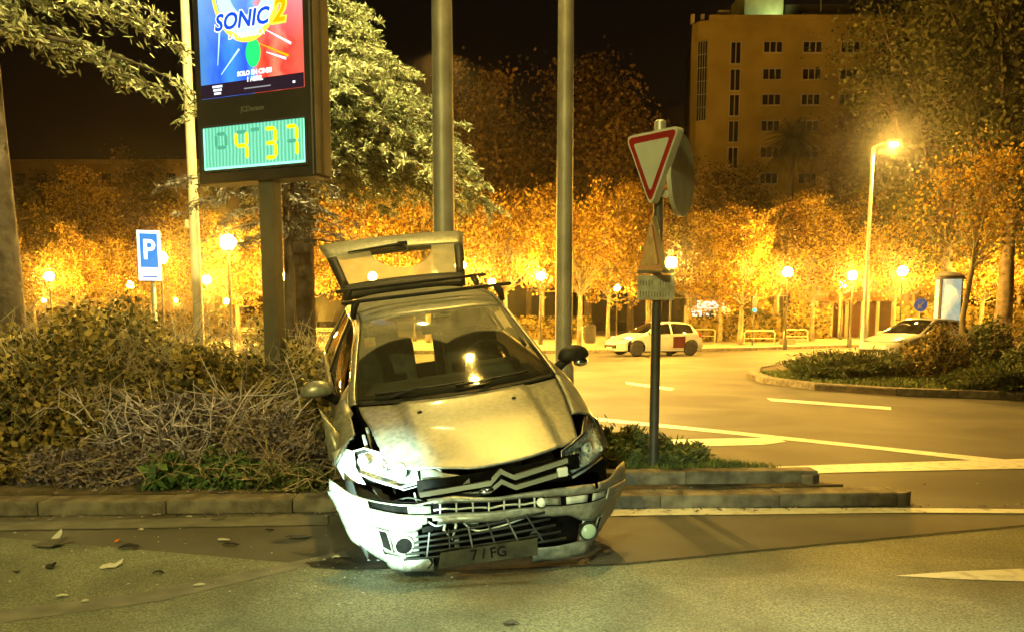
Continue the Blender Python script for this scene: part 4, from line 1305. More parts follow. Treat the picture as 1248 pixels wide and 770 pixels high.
# green traffic light
tY = 48.0
c = P(919, 378, tY)
tl = empty('traffic_light', (c.x, tY, .1))
MB().tube([(0, .1, 0), (0, .1, c.z + .3)], .05, 8).build('pole', M['dark_metal'], tl)
h = MB(); h.rbox((0, 0, c.z + .18), (.30, .2, .95), .04); h.build('housing', M['dark_metal'], tl)
for k, (dz, mt) in enumerate(((.0, emitter('green_lens', (.02, 1.0, .55), 3.0)), (.3, M['dark_metal']), (.58, M['dark_metal']))):
    MB().lathe([(.10, -.13), (.10, -.1), (.01, -.09)][::-1], 14, (0, 0, c.z - .1 + dz), 'y').build('lens', mt, tl)
tag(tl, 'traffic light showing green beside the bright yellow trunk', 'traffic light')

# hooped rails along the far pavement
rails = [(908, 945, 47, 'low hooped rail at the foot of the brightest trunk'), (956, 985, 52, 'low hooped rail right of the lamp base'), (846, 872, 54, 'low hooped rail right behind the taxi')]
for (pa, pb_, Y, lab_) in rails:
    xa_, xb_ = PX(pa, Y), PX(pb_, Y)
    t = empty('hoop_rail', ((xa_ + xb_) / 2, Y, .14))
    hw = (xb_ - xa_) / 2
    MB().tube([(-hw, 0, 0), (-hw, 0, .72), (-hw + .12, 0, .82), (hw - .12, 0, .82), (hw, 0, .72), (hw, 0, 0)], .03, 8).build('hoop', M['cream_metal'], t, smooth=True)
    MB().tube([(-hw, 0, .42), (hw, 0, .42)], .02, 6).build('bar', M['cream_metal'], t, smooth=True)
    tag(t, lab_, 'rail', 'hooped rails on the far pavement')
# stone block at a lamp foot
c = P(960, 413, 50); t = MB(); t.rbox((c.x, 50, .14 + .14), (.75, .6, .28), .03)
tag(t.build('stone_block', M['kerb']), 'pale stone block at the foot of the lamp left of the pavilion', 'block')
# litter bin
c = P(719, 412, 43.5)
lb = empty('litter_bin', (c.x, 43.5, .14))
MB().lathe([(.22, .25), (.28, .35), (.31, 1.0), (.33, 1.05), (.20, 1.2)], 14).build('bin', M['dark_metal'], lb, smooth=True, angle=rad(40))
MB().tube([(-.38, 0, 0), (-.38, 0, 1.1)], .03, 6).build('post', M['cream_metal'], lb)
MB().box((-.33, 0, .8), (.08, .04, .05)).build('bracket', M['cream_metal'], lb)
tag(lb, 'dark litter bin in front of the taxi nose', 'bin')
# benches
for i, (px, Y, lab_) in enumerate([(845, 60, 'pale bench below the kiosk'), (300, 62, 'pale bench left of the sign post'), (398, 60, 'pale bench beside the crashed car roof')]):
    t = empty('park_bench', (PX(px, Y), Y, .14))
    for q in range(3): MB().box((0, -.12 + q * .14, .45), (2.0, .11, .05)).build('seat_slat', M['cream_metal'], t)
    for q in range(2): MB().box((0, .26, .65 + q * .16), (2.0, .05, .12)).build('back_slat', M['cream_metal'], t)
    for s in (-.8, .8): MB().box((s, .06, .22), (.08, .42, .44)).build('leg', M['dark_metal'], t)
    tag(t, lab_, 'bench', 'park benches')
# ================================================================== CARS
def catmull(p0, p1, p2, p3, t):
    return 0.5 * ((2 * p1) + (-p0 + p2) * t + (2 * p0 - 5 * p1 + 4 * p2 - p3) * t * t + (-p0 + 3 * p1 - 3 * p2 + p3) * t ** 3)

# key sections of a five-door hatchback, front (y = 0) to tail; rows run from the centre line of the top to the sill
SECT = np.array([
 [(0, .22, .72), (.36, .27, .735), (.60, .40, .765), (.71, .50, .745), (.79, .62, .70), (.83, .66, .58), (.83, .68, .42), (.80, .70, .22)],
 [(0, .62, .865), (.38, .65, .872), (.66, .74, .862), (.76, .77, .835), (.84, .79, .775), (.87, .80, .62), (.865, .80, .42), (.82, .80, .22)],
 [(0, 1.05, .985), (.40, 1.10, .982), (.73, 1.27, .962), (.79, 1.30, .945), (.865, 1.30, .885), (.888, 1.30, .65), (.88, 1.30, .42), (.83, 1.30, .20)],
 [(0, 1.52, 1.225), (.39, 1.56, 1.215), (.665, 1.71, 1.170), (.715, 1.74, 1.145), (.868, 1.72, .905), (.888, 1.70, .65), (.88, 1.70, .42), (.83, 1.70, .20)],
 [(0, 2.02, 1.430), (.35, 2.05, 1.422), (.575, 2.14, 1.385), (.625, 2.17, 1.355), (.868, 2.16, .925), (.888, 2.16, .65), (.88, 2.16, .42), (.83, 2.16, .20)],
 [(0, 2.60, 1.468), (.35, 2.60, 1.460), (.575, 2.60, 1.425), (.63, 2.60, 1.392), (.868, 2.60, .940), (.888, 2.60, .65), (.88, 2.60, .42), (.83, 2.60, .20)],
 [(0, 3.18, 1.445), (.35, 3.18, 1.437), (.56, 3.18, 1.402), (.615, 3.18, 1.370), (.862, 3.18, .955), (.885, 3.18, .66), (.88, 3.18, .42), (.83, 3.18, .20)],
 [(0, 3.60, 1.385), (.34, 3.60, 1.377), (.53, 3.62, 1.342), (.585, 3.63, 1.310), (.835, 3.66, .970), (.872, 3.64, .68), (.87, 3.62, .42), (.82, 3.60, .22)],
 [(0, 4.02, 1.10), (.34, 4.00, 1.09), (.56, 3.97, 1.06), (.63, 3.96, 1.04), (.78, 4.04, .93), (.82, 4.10, .70), (.82, 4.12, .46), (.78, 4.10, .30)],
], dtype=float)

def surf(s, t):
    """point of the body skin; t may be negative for the other side"""
    sg = -1 if t < 0 else 1
    t = abs(t)
    ns, ntt = SECT.shape[0], SECT.shape[1]
    i = int(min(max(math.floor(s), 0), ns - 2)); u = s - i
    j = int(min(max(math.floor(t), 0), ntt - 2)); v = t - j
    def row(ii):
        ii = min(max(ii, 0), ns - 1)
        def g(jj):
            if jj < 0:
                p = SECT[ii][-jj].copy(); p[0] *= -1; return p
            return SECT[ii][min(jj, ntt - 1)]
        return catmull(g(j - 1), g(j), g(j + 1), g(j + 2), v)
    p = catmull(row(i - 1), row(i), row(i + 1), row(i + 2), u)
    return Vector((p[0] * sg, p[1], p[2]))

def panel(s0, s1, t0, t1, ns, nt, off=0.0, deform=None, arches=(), keep=None):
    rows = []
    e = 1e-3
    for a in range(ns + 1):
        r = []
        for b in range(nt + 1):
            s = s0(b / nt) + (s1(b / nt) - s0(b / nt)) * a / ns if callable(s0) else s0 + (s1 - s0) * a / ns
            t = t0 + (t1 - t0) * b / nt
            p = surf(s, t)
            if off:
                n = (surf(s + e, t) - p).cross(surf(s, t + e) - p)
                if n.length > 0: n.normalize()
                if n.dot(p - Vector((0, 2.0, .6))) < 0: n.negate()
                p = p + n * off
            if deform: p = deform(p)
            r.append(p)
        rows.append(r)
    mb = MB()
    vs = [p for r in rows for p in r]
    fs = []
    nc = nt + 1
    flags = []
    for p in vs:
        f_ = False
        for (yc, zc, R) in arches:
            if math.hypot(p.y - yc, p.z - zc) < R: f_ = True
        flags.append(f_)
    for i in range(ns):
        for j in range(nt):
            q = (i * nc + j, i * nc + j + 1, (i + 1) * nc + j + 1, (i + 1) * nc + j)
            if all(flags[k] for k in q): continue
            if keep and not keep(sum((vs[k] for k in q), Vector()) / 4): continue
            fs.append(q)
    for k, p in enumerate(vs):
        if flags[k]:
            for (yc, zc, R) in arches:
                d = math.hypot(p.y - yc, p.z - zc)
                if 1e-6 < d < R:
                    vs[k] = Vector((p.x, yc + (p.y - yc) * R / d, zc + (p.z - zc) * R / d))
    # outward facing
    if fs:
        q = fs[len(fs) // 2]
        n = (vs[q[1]] - vs[q[0]]).cross(vs[q[2]] - vs[q[0]])
        if n.dot(vs[q[0]] - Vector((0, 2.0, .6))) < 0:
            fs = [f_[::-1] for f_ in fs]
    mb.add(vs, fs)
    return mb

def wheel(parent, loc, side, R=.315, w=.20, rot=(0, 0, 0), detail=True):
    t = empty('wheel', loc, rot); t.parent = parent
    prof = [(R * .66, -w / 2), (R * .90, -w / 2), (R * .985, -w * .36), (R, -w * .15), (R, w * .15), (R * .985, w * .36), (R * .90, w / 2), (R * .66, w / 2)]
    MB().lathe(prof, 28, (0, 0, 0), 'x').build('tyre', M['tyre'], t, smooth=True, angle=rad(50))
    rim = MB()
    sx = side * w * .42
    rim.lathe([(R * .67, -w * .4), (R * .67, w * .46)], 28, (0, 0, 0), 'x')
    rim.lathe([(.05, sx * .9), (.05, sx * 1.15)], 12, (0, 0, 0), 'x')
    for k in range(5 if detail else 5):
        a = 2 * PI * k / 5
        rot_ = Matrix.Rotation(a, 3, 'X')
        rim.box(rot_ @ Vector((sx, 0, R * .36)), (.03, .07, R * .62), rot_)
    rim.build('rim', M['alloy'], t, smooth=True, angle=rad(30))
    return t

M['tyre'] = mat('tyre', (.018, .018, .018), (.035, .033, .03), 12, .85)
M['alloy'] = mat('alloy', (.45, .45, .44), (.55, .55, .53), 10, .35, metal=.8)
M['car_paint'] = mat('car_paint', (.17, .165, .135), (.33, .32, .27), 30, .36, metal=.5, coat=.15, detail=10, rough2=.52, bump=.04, bscale=30, contrast=(.28, .72))
M['car_white'] = mat('car_white', (.44, .45, .42), (.54, .55, .51), 3, .3, coat=.4)
M['car_red'] = mat('car_red', (.12, .018, .014), (.08, .018, .014), 3, .35)
M['black_trim'] = mat('black_trim', (.010, .010, .010), (.022, .021, .019), 9, .55, spec=.25)
M['black_void'] = mat('engine_dark', (.003, .003, .003), (.008, .007, .006), 14, 1.0, spec=0.0)  # near-black, the shade inside cavities put into the colour
M['lamp_chrome_glint'] = mat('lamp_chrome_glint', (.50, .50, .47), (.95, .95, .9), 38, .25, metal=.05, contrast=(.42, .58))  # pale mottled diffuse, bright highlights put into the colour
M['chrome'] = mat('chrome', (.75, .75, .74), rough=.15, metal=1.0)
M['seat_cloth'] = mat('seat_cloth', (.055, .06, .058), (.10, .105, .10), 14, .9)
M['grey_plastic'] = mat('grey_plastic', (.06, .06, .055), (.10, .095, .085), 12, .55)
M['pale_plastic'] = mat('pale_plastic', (.40, .40, .36), (.55, .54, .5), 9, .5)
M['side_glass'] = glass('side_glass', (.22, .25, .22), .02, 1.2)
M['lamp_glass'] = glass('lamp_glass', (.96, .97, .95), .04, .7)
M['orange_lens'] = mat('orange_lens', (.7, .22, .02), rough=.2)
M['red_lens'] = mat('red_lens', (.45, .02, .015), rough=.2)

# windscreen: dusty film outside the sweep of the two wipers
def windscreen_mat():
    m = bpy.data.materials.new('windscreen_glass'); m.use_nodes = True
    nt = m.node_tree; N = nt.nodes; L = nt.links
    N.remove(N['Principled BSDF'])
    tc = N.new('ShaderNodeTexCoord')
    def swept(cx, cy, cz, r):
        d = N.new('ShaderNodeVectorMath'); d.operation = 'DISTANCE'; L.new(tc.outputs['Object'], d.inputs[0]); d.inputs[1].default_value = (cx, cy, cz)
        a = N.new('ShaderNodeMapRange'); a.inputs['From Min'].default_value = r - .012; a.inputs['From Max'].default_value = r + .012; L.new(d.outputs['Value'], a.inputs['Value'])
        return a.outputs[0]
    a = swept(-.40, 1.20, .96, .62); b = swept(.34, 1.18, .96, .60)
    mn = N.new('ShaderNodeMath'); mn.operation = 'MINIMUM'; L.new(a, mn.inputs[0]); L.new(b, mn.inputs[1])
    nz = N.new('ShaderNodeTexNoise'); nz.inputs['Scale'].default_value = 5; nz.inputs['Detail'].default_value = 8; L.new(tc.outputs['Object'], nz.inputs['Vector'])
    mr = N.new('ShaderNodeMapRange'); mr.inputs['From Min'].default_value = .3; mr.inputs['From Max'].default_value = .75; mr.inputs['To Min'].default_value = .14; mr.inputs['To Max'].default_value = .36
    L.new(nz.outputs['Fac'], mr.inputs['Value'])
    ml = N.new('ShaderNodeMath'); ml.operation = 'MULTIPLY'; L.new(mn.outputs[0], ml.inputs[0]); L.new(mr.outputs[0], ml.inputs[1])
    ad_ = N.new('ShaderNodeMath'); ad_.operation = 'ADD'; ad_.inputs[1].default_value = .035; L.new(ml.outputs[0], ad_.inputs[0])
    tr = N.new('ShaderNodeBsdfTransparent'); tr.inputs[0].default_value = (.72, .78, .72, 1)
    gl = N.new('ShaderNodeBsdfGlossy'); gl.inputs['Roughness'].default_value = .055
    fr = N.new('ShaderNodeFresnel'); fr.inputs[0].default_value = 1.52
    mx = N.new('ShaderNodeMixShader'); L.new(fr.outputs[0], mx.inputs[0]); L.new(tr.outputs[0], mx.inputs[1]); L.new(gl.outputs[0], mx.inputs[2])
    df = N.new('ShaderNodeBsdfDiffuse'); df.inputs[0].default_value = (.55, .50, .38, 1)
    m2 = N.new('ShaderNodeMixShader'); L.new(ad_.outputs[0], m2.inputs[0]); L.new(mx.outputs[0], m2.inputs[1]); L.new(df.outputs[0], m2.inputs[2])
    L.new(m2.outputs[0], N['Material Output'].inputs['Surface'])
    return m
M['windscreen'] = windscreen_mat()

FA = (.93, .33, .37); RA = (3.54, .33, .37)      # wheel arches: y, z, radius

# ------------------------------------------------------------------ the crashed car
car = empty('crashed_car', (.015, 5.194, -.055))
car.rotation_mode = 'QUATERNION'
RM = Matrix.Rotation(.258, 4, 'Z') @ Matrix.Rotation(.149, 4, 'X') @ Matrix.Rotation(-.126, 4, 'Y')
car.rotation_quaternion = RM.to_quaternion()
CM = Matrix.Translation(car.location) @ RM
CMI = CM.inverted()

def crumple(p):
    """bent sheet metal at the struck front corner"""
    k = max(0.0, min(1.0, (-p.x - .10) / .55)) * max(0.0, min(1.0, (.95 - p.y) / .6))
    if k > 0:
        n1 = mnoise.noise(Vector((p.x * 6, p.y * 6, p.z * 6))); n2 = mnoise.noise(Vector((p.x * 13 + 4, p.y * 11, p.z * 9)))
        p = p + Vector((-.05 * k + .02 * n2 * k, .07 * k + .02 * n1 * k, -.015 * k + .035 * n1 * k + .012 * n2 * k))
    if abs(p.x) > .44:
        p = p + Vector((0, 0, -.016 * min(1, (abs(p.x) - .44) / .035)))
    k2 = max(0.0, min(1.0, (.5 - p.y) / .4)) * max(0, 1 - abs(p.x - .1) / .7)
    p = p + Vector((0, 0, .014 * k2 * mnoise.noise(Vector((p.x * 4, p.y * 4, 3)))))
    return p

def cpart(mb, name, mt, parent=None, thick=.012, smooth=True, label=None, angle=rad(45)):
    o = mb.build(name, mt, parent or car, smooth=smooth, angle=angle, thick=thick)
    if label: o['label'] = label
    return o

bon = cpart(panel(.02, 1.97, -2.0, 2.0, 26, 44, deform=crumple), 'bonnet', M['car_paint'], label='dusty silver bonnet buckled at the struck corner')
for x in (-.33, .30):
    p = surf(1.62, 1.0 * x / .38)
    MB().sphere((p.x, p.y, p.z + .004), .014, 8, 6, (1.3, 1, .7)).build('washer_jet', M['black_trim'], bon)
# cowl strip and wipers
cpart(panel(1.985, 2.10, -1.98, 1.98, 2, 30, off=-.006), 'cowl', M['black_trim'])
ws = cpart(panel(2.10, 3.97, -1.97, 1.97, 16, 30), 'windscreen', M['windscreen'], thick=0.0)
# black ceramic edge of the glass
for (a, b, c, d, ns, nt_) in ((2.08, 2.20, -1.97, 1.97, 2, 30), (3.92, 3.985, -1.97, 1.97, 2, 30), (2.1, 3.97, 1.88, 1.985, 14, 2), (2.1, 3.97, -1.985, -1.88, 14, 2)):
    cpart(panel(a, b, c, d, ns, nt_, off=-.006), 'glass_border', M['black_trim'], ws, thick=0)
for (x0, x1) in ((-.62, .02), (-.05, .52)):
    pts = [surf(2.16 + .05 * k / 6, (x0 + (x1 - x0) * k / 6) / .4) + Vector((0, -.015, .018)) for k in range(7)]
    wp = MB().tube(pts, .009, 5).build('wiper', M['black_trim'], car)
    MB().tube([pts[3] + Vector((0, -.005, .01)), surf(2.02, (x0 + .1) / .4) + Vector((0, -.01, .03))], .008, 5).build('wiper_arm', M['black_trim'], wp)
roof = cpart(panel(3.985, 7.0, -2.0, 2.0, 24, 28), 'roof', M['car_paint'])
cpart(panel(4.62, 4.655, -1.96, 1.96, 1, 28, off=.003), 'roof_seam', M['black_trim'], roof, thick=0)
for sg in (-1, 1):
    def T(a): return sg * a
    # pillar and roof rail, drip moulding
    cpart(panel(2.0, 7.0, T(2.03), T(3.0), 34, 5), 'pillar', M['car_paint'])
    cpart(panel(2.0, 7.0, T(1.985), T(2.05), 34, 1, off=.004), 'drip_moulding', M['black_trim'], thick=.006)
    # door glass
    for k, (a, b) in enumerate(((2.62, 4.86), (5.02, 6.20), (6.28, 6.80))):
        cpart(panel(a, b, T(3.06), T(3.94), 16, 8, off=-.012), 'side_window', M['side_glass'], thick=0)
    for (a, b) in ((2.03, 2.60), (4.87, 5.01), (6.21, 6.27), (6.81, 7.0)):
        cpart(panel(a, b, T(3.02), T(3.98), 4, 8, off=-.004), 'window_pillar', M['black_trim'] if a > 4 and a < 6.5 else M['car_paint'], thick=.02)
    cpart(panel(2.5, 6.9, T(3.0), T(3.06), 30, 1, off=.002), 'window_trim', M['chrome'] if sg < 0 else M['black_trim'], thick=.008)
    # doors
    for (a, b) in ((2.36, 4.95), (4.97, 6.72)):
        d = cpart(panel(a, b, T(4.0), T(6.9), 26, 18, arches=[RA]), 'door', M['car_paint'])
        hs = b - .35
        hp = surf(hs, T(4.25)); 
        hm = MB(); hm.rbox(hp + Vector((sg * .02, 0, 0)), (.03, .18, .03), .01); hm.build('door_handle', M['car_paint'], d)
    # rear quarter and tail
    cpart(panel(6.73, 8.0, T(3.0), T(6.9), 22, 24, arches=[RA]), 'rear_quarter', M['car_paint'])
    cpart(panel(7.55, 8.0, T(3.02), T(4.6), 6, 10, off=.008), 'tail_lamp', M['red_lens'], thick=.01)
    cpart(panel(2.3, 6.75, T(6.9), T(7.0), 30, 2, arches=[RA]), 'sill', M['black_trim'])
# image-right front wing, whole
cpart(panel(.80, 2.35, 2.03, 6.9, 26, 24, arches=[FA], keep=lambda p: p.z > .62 or p.y > .75), 'front_wing', M['car_paint'])
cpart(panel(.10, .81, 4.2, 6.2, 8, 14, off=-.02, arches=[FA]), 'wing_corner', M['car_paint'])
# image-left front wing, torn off its mounts and flared outwards
def torn(p):
    k = max(0.0, min(1.0, (1.25 - p.y) / .6)) * max(0.0, min(1.0, (.95 - p.z) / .35))
    n = mnoise.noise(Vector((p.y * 5, p.z * 5, 1)))
    return p + Vector((-.16 * k - .03 * n * k - .015, .03 * k, .02 * n * k - .03 * k))
cpart(panel(.95, 2.35, -2.85, -6.9, 24, 24, arches=[FA], deform=torn, keep=lambda p: p.y > .84 + .05 * math.sin(p.z * 23)), 'front_wing', M['car_paint'], label='torn front wing bent away from the bonnet')
# inner structure seen through the gap
inn = MB()
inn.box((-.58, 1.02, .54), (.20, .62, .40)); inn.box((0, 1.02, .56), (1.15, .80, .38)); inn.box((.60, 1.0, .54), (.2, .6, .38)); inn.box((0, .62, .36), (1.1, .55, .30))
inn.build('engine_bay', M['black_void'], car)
for (x, y, z, s) in ((-.52, .58, .66, (.16, .2, .16)), (-.30, .52, .58, (.2, .16, .2)), (.05, .5, .55, (.35, .12, .25)), (.35, .5, .5, (.2, .15, .3))):
    mb = MB(); mb.rbox((x, y, z), s, .03); mb.build('engine_part', M['grey_plastic'], car)
st = MB()
for k in range(4):
    a = Vector((-.74 + .035 * k, .96 + .10 * k, .82 + .02 * k)); st.tube([a, a + Vector((.02, .03, -.16)), a + Vector((.05, -.04, -.30))], .012, 5)
st.build('bent_strut', M['pale_plastic'], car)
# floor and cabin shell
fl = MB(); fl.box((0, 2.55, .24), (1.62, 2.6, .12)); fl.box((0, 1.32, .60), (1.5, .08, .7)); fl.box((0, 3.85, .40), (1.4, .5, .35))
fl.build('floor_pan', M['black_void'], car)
dash = MB(); dash.rbox((0, 1.62, .86), (1.46, .50, .20), .06); dash.rbox((.38, 1.78, .96), (.42, .26, .12), .05)
dash.build('dashboard', M['grey_plastic'], car)
sw_t = MB()
ring = []
for k in range(21):
    a = 2 * PI * k / 20
    ring.append(Vector((.37 + .185 * math.cos(a), 1.93 + .05 * math.sin(a), .98 + .17 * math.sin(a))))
sw_t.tube(ring, .016, 7, caps=False); sw_t.rbox((.37, 1.91, .97), (.16, .06, .12), .02); sw_t.box((.37, 1.92, .97), (.34, .02, .03))
sw_t.build('steering_wheel', M['black_trim'], car, smooth=True, angle=rad(40))
for (x, y) in ((-.37, 2.45), (.37, 2.45), (-.40, 3.25), (.40, 3.25)):
    s = empty('seat', (x, y, .30)); s.parent = car
    b = MB(); b.rbox((0, -.22, .16), (.50, .52, .18), .06); b.build('cushion', M['seat_cloth'], s)
    b = MB(); b.rbox((0, .10, .52), (.48, .16, .66), .06, Matrix.Rotation(-.2, 3, 'X')); b.build('backrest', M['seat_cloth'], s)
    b = MB(); b.rbox((0, .20, .95), (.27, .10, .19), .045); b.build('headrest', M['seat_cloth'], s)
p = surf(3.85, 0)
mb = MB(); mb.rbox((p.x, p.y - .02, p.z - .10), (.26, .04, .08), .02); mb.tube([(0, p.y, p.z - .02), (0, p.y - .02, p.z - .1)], .012, 6)
mb.build('rear_view_mirror', M['black_trim'], car)
# sticker / orange lens flare-like tag at the upper corner of the glass: small hanging pendant
mb = MB(); q = surf(3.55, -1.72); mb.rbox(q + Vector((.02, .03, -.05)), (.09, .012, .075), .005); mb.build('windscreen_sticker', mat('sticker', (.75, .22, .05), (.8, .55, .12), 22, .6), car)
# door mirrors
for sg in (-1, 1):
    b = surf(2.75, sg * 3.95)
    mm_ = empty('door_mirror', b + Vector((0, 0, .02))); mm_.parent = car
    if sg > 0: mm_.rotation_euler = (0, 0, 0)
    h = MB(); h.sphere((sg * .125, -.02, .08), .10, 20, 14, (1.28, .75, .85))
    h.v = [(x, y if y < .02 else .02 + (y - .02) * .2, z if z > .075 else .075 + (z - .075) * .45) for x, y, z in h.v]
    h.build('housing', M['car_paint'] if sg < 0 else M['black_trim'], mm_, smooth=True)
    a = MB(); a.tube([(-sg * .02, .02, -.02), (sg * .05, .01, .03), (sg * .10, 0, .05)], [.045, .035, .03], 8); a.build('arm', M['black_trim'], mm_, smooth=True)
    g = MB(); g.lathe([(.085, .038), (.085, .044)], 18, (sg * .125, .0, .09), 'y', (1.2, .70)); g.build('mirror_glass', M['chrome'], mm_)
# cracked lower cap of the far mirror hangs bright
mb = MB(); b = surf(2.75, 3.95) + Vector((.17, -.06, .05)); mb.sphere(b, .055, 10, 8, (1.1, .7, .6)); mb.build('mirror_cap', M['chrome'], car, smooth=True)

# roof bars
for (s, nm) in ((4.45, 'front'), (6.0, 'rear')):
    L_, R_ = surf(s, -2.35), surf(s, 2.35); C_ = surf(s, 0)
    zt_b = C_.z + .075
    rb = empty('roof_bar', (0, C_.y, 0)); rb.parent = car
    bar = MB(); bar.rbox((0, 0, zt_b), (R_.x - L_.x + .22, .045, .028), .010); bar.build('bar', M['black_trim'], rb)
    for q, sg in ((L_, -1), (R_, 1)):
        f_ = MB()
        f_.tube([(q.x - sg * .02, 0, zt_b), (q.x + sg * .012, 0, zt_b - .05), (q.x + sg * .03, 0, q.z - .02)], [.026, .03, .022], 8)
        f_.build('foot', M['black_trim'], rb, smooth=True)

# open tailgate
hin = Vector((0, 3.64, 1.392))
ang = rad(37)
def gate(u, v, w0=.585, w1=.74, bend=.0):
    """u across -1..1, v along from the hinge in metres"""
    wdt = w0 + (w1 - w0) * min(1, v / .85)
    y = v; z = 0.0
    z += .035 * (1 - u * u)               # crowned outer skin (outer side looks up when open)
    if v > .62:
        k = (v - .62); y = .62 + k * .80; z += -.62 * k * k - .10 * k
    p = Vector((u * wdt, y * math.cos(ang) - z * math.sin(ang), y * math.sin(ang) + z * math.cos(ang)))
    return hin + p
def gpanel(u0, u1, v0, v1, nu, nv, off=0.0, keep=None):
    rows = []
    nrm = Vector((0, -math.sin(ang), math.cos(ang)))
    for a in range(nv + 1):
        rows.append([gate(u0 + (u1 - u0) * b / nu, v0 + (v1 - v0) * a / nv) + nrm * off for b in range(nu + 1)])
    return MB().grid(rows, skip=keep)
tg = empty('tailgate', (0, 0, 0)); tg.parent = car
tg['label'] = 'tailgate raised wide open above the roof'
gpanel(-1, 1, 0.0, .17, 22, 3).build('spoiler', M['black_trim'], tg, smooth=True, thick=.03)
gpanel(-1, 1, .58, 1.0, 22, 10).build('lower_panel', M['car_paint'], tg, smooth=True, thick=.025)
for (a, b) in ((-1, -.86), (.86, 1)):
    gpanel(a, b, .17, .58, 2, 6).build('side_frame', M['black_trim'], tg, smooth=True, thick=.025)
pv = gate(.07, .60)
def dirty_glass(name, piv, r0, r1):
    m = bpy.data.materials.new(name); m.use_nodes = True
    nt = m.node_tree; N = nt.nodes; L = nt.links
    N.remove(N['Principled BSDF'])
    tc = N.new('ShaderNodeTexCoord')
    d = N.new('ShaderNodeVectorMath'); d.operation = 'DISTANCE'; L.new(tc.outputs['Object'], d.inputs[0]); d.inputs[1].default_value = piv
    a = N.new('ShaderNodeMapRange'); a.inputs['From Min'].default_value = r1 - .01; a.inputs['From Max'].default_value = r1 + .01; L.new(d.outputs['Value'], a.inputs['Value'])
    nz = N.new('ShaderNodeTexNoise'); nz.inputs['Scale'].default_value = 8; nz.inputs['Detail'].default_value = 8; L.new(tc.outputs['Object'], nz.inputs['Vector'])
    k = N.new('ShaderNodeMapRange'); k.inputs['From Min'].default_value = .3; k.inputs['From Max'].default_value = .7; k.inputs['To Min'].default_value = .55; k.inputs['To Max'].default_value = .8; L.new(nz.outputs['Fac'], k.inputs['Value'])
    mu = N.new('ShaderNodeMath'); mu.operation = 'MULTIPLY'; L.new(a.outputs[0], mu.inputs[0]); L.new(k.outputs[0], mu.inputs[1])
    ad_ = N.new('ShaderNodeMath'); ad_.operation = 'ADD'; ad_.inputs[1].default_value = .08; L.new(mu.outputs[0], ad_.inputs[0])
    tr = N.new('ShaderNodeBsdfTransparent'); tr.inputs[0].default_value = (.62, .64, .52, 1)
    gl = N.new('ShaderNodeBsdfGlossy'); gl.inputs['Roughness'].default_value = .04
    fr = N.new('ShaderNodeFresnel'); fr.inputs[0].default_value = 1.5
    mx = N.new('ShaderNodeMixShader'); L.new(fr.outputs[0], mx.inputs[0]); L.new(tr.outputs[0], mx.inputs[1]); L.new(gl.outputs[0], mx.inputs[2])
    df = N.new('ShaderNodeBsdfDiffuse'); df.inputs[0].default_value = (.66, .63, .50, 1)
    tl = N.new('ShaderNodeBsdfTranslucent'); tl.inputs[0].default_value = (.66, .63, .50, 1)
    dm = N.new('ShaderNodeMixShader'); dm.inputs[0].default_value = .45; L.new(df.outputs[0], dm.inputs[1]); L.new(tl.outputs[0], dm.inputs[2])
    m2 = N.new('ShaderNodeMixShader'); L.new(ad_.outputs[0], m2.inputs[0]); L.new(mx.outputs[0], m2.inputs[1]); L.new(dm.outputs[0], m2.inputs[2])
    L.new(m2.outputs[0], N['Material Output'].inputs['Surface'])
    return m
gpanel(-.86, .86, .17, .58, 24, 10).build('rear_window', dirty_glass('rear_glass', pv, .1, .31), tg, smooth=True)
wp = MB(); wp.tube([gate(.10, .60) + Vector((0, -.02, .02)), gate(-.12, .585) + Vector((0, -.03, .03)), gate(-.70, .57) + Vector((0, -.03, .03))], [.022, .016, .010], 6)
wp.tube([gate(.12, .60) + Vector((0, -.02, .02)), gate(.16, .50) + Vector((0, -.03, .03)), gate(.05, .44) + Vector((0, -.03, .03))], [.014, .012, .010], 6)
wp.rbox(gate(.10, .62) + Vector((0, -.015, .015)), (.10, .07, .04), .012)
wp.build('rear_wiper', M['black_trim'], tg, smooth=True, angle=rad(40))
inner = gpanel(-.97, .97, .02, .98, 20, 12, off=-.05, keep=lambda i, j: 1 < i < 7 and 0 < j < 19)
inner.build('inner_trim', M['grey_plastic'], tg, smooth=True, thick=.01)
for sg in (-1, 1):
    MB().tube([surf(7.1, sg * 3.0) + Vector((-sg * .05, .02, -.05)), gate(sg * .9, .42) + Vector((0, .02, -.05))], .011, 6).build('gas_strut', M['black_trim'], tg)

# wheels: nose wheels on the road, back wheels on the mound
wheel(car, (-.76, .98, .335), -1, rot=(0, 0, rad(9)))
wheel(car, (.76, .93, .24), 1, rot=(0, 0, rad(6)))
wheel(car, (-.76, 3.54, .31), -1); wheel(car, (.76, 3.54, .24), 1)
for s in (-1, 1):
    for (yc, zc, R) in (FA, RA):
        a = MB()
        rows = [[], []]
        for k in range(13):
            t_ = PI * k / 12
            rows[0].append(Vector((s * .84, yc + (R + .005) * math.cos(t_), zc + (R + .005) * math.sin(t_)))); rows[1].append(Vector((s * .55, yc + (R + .005) * math.cos(t_), zc + (R + .005) * math.sin(t_))))
        if not (s < 0 and yc < 2): a.grid(rows).build('arch_liner', M['black_void'], car, thick=.01)

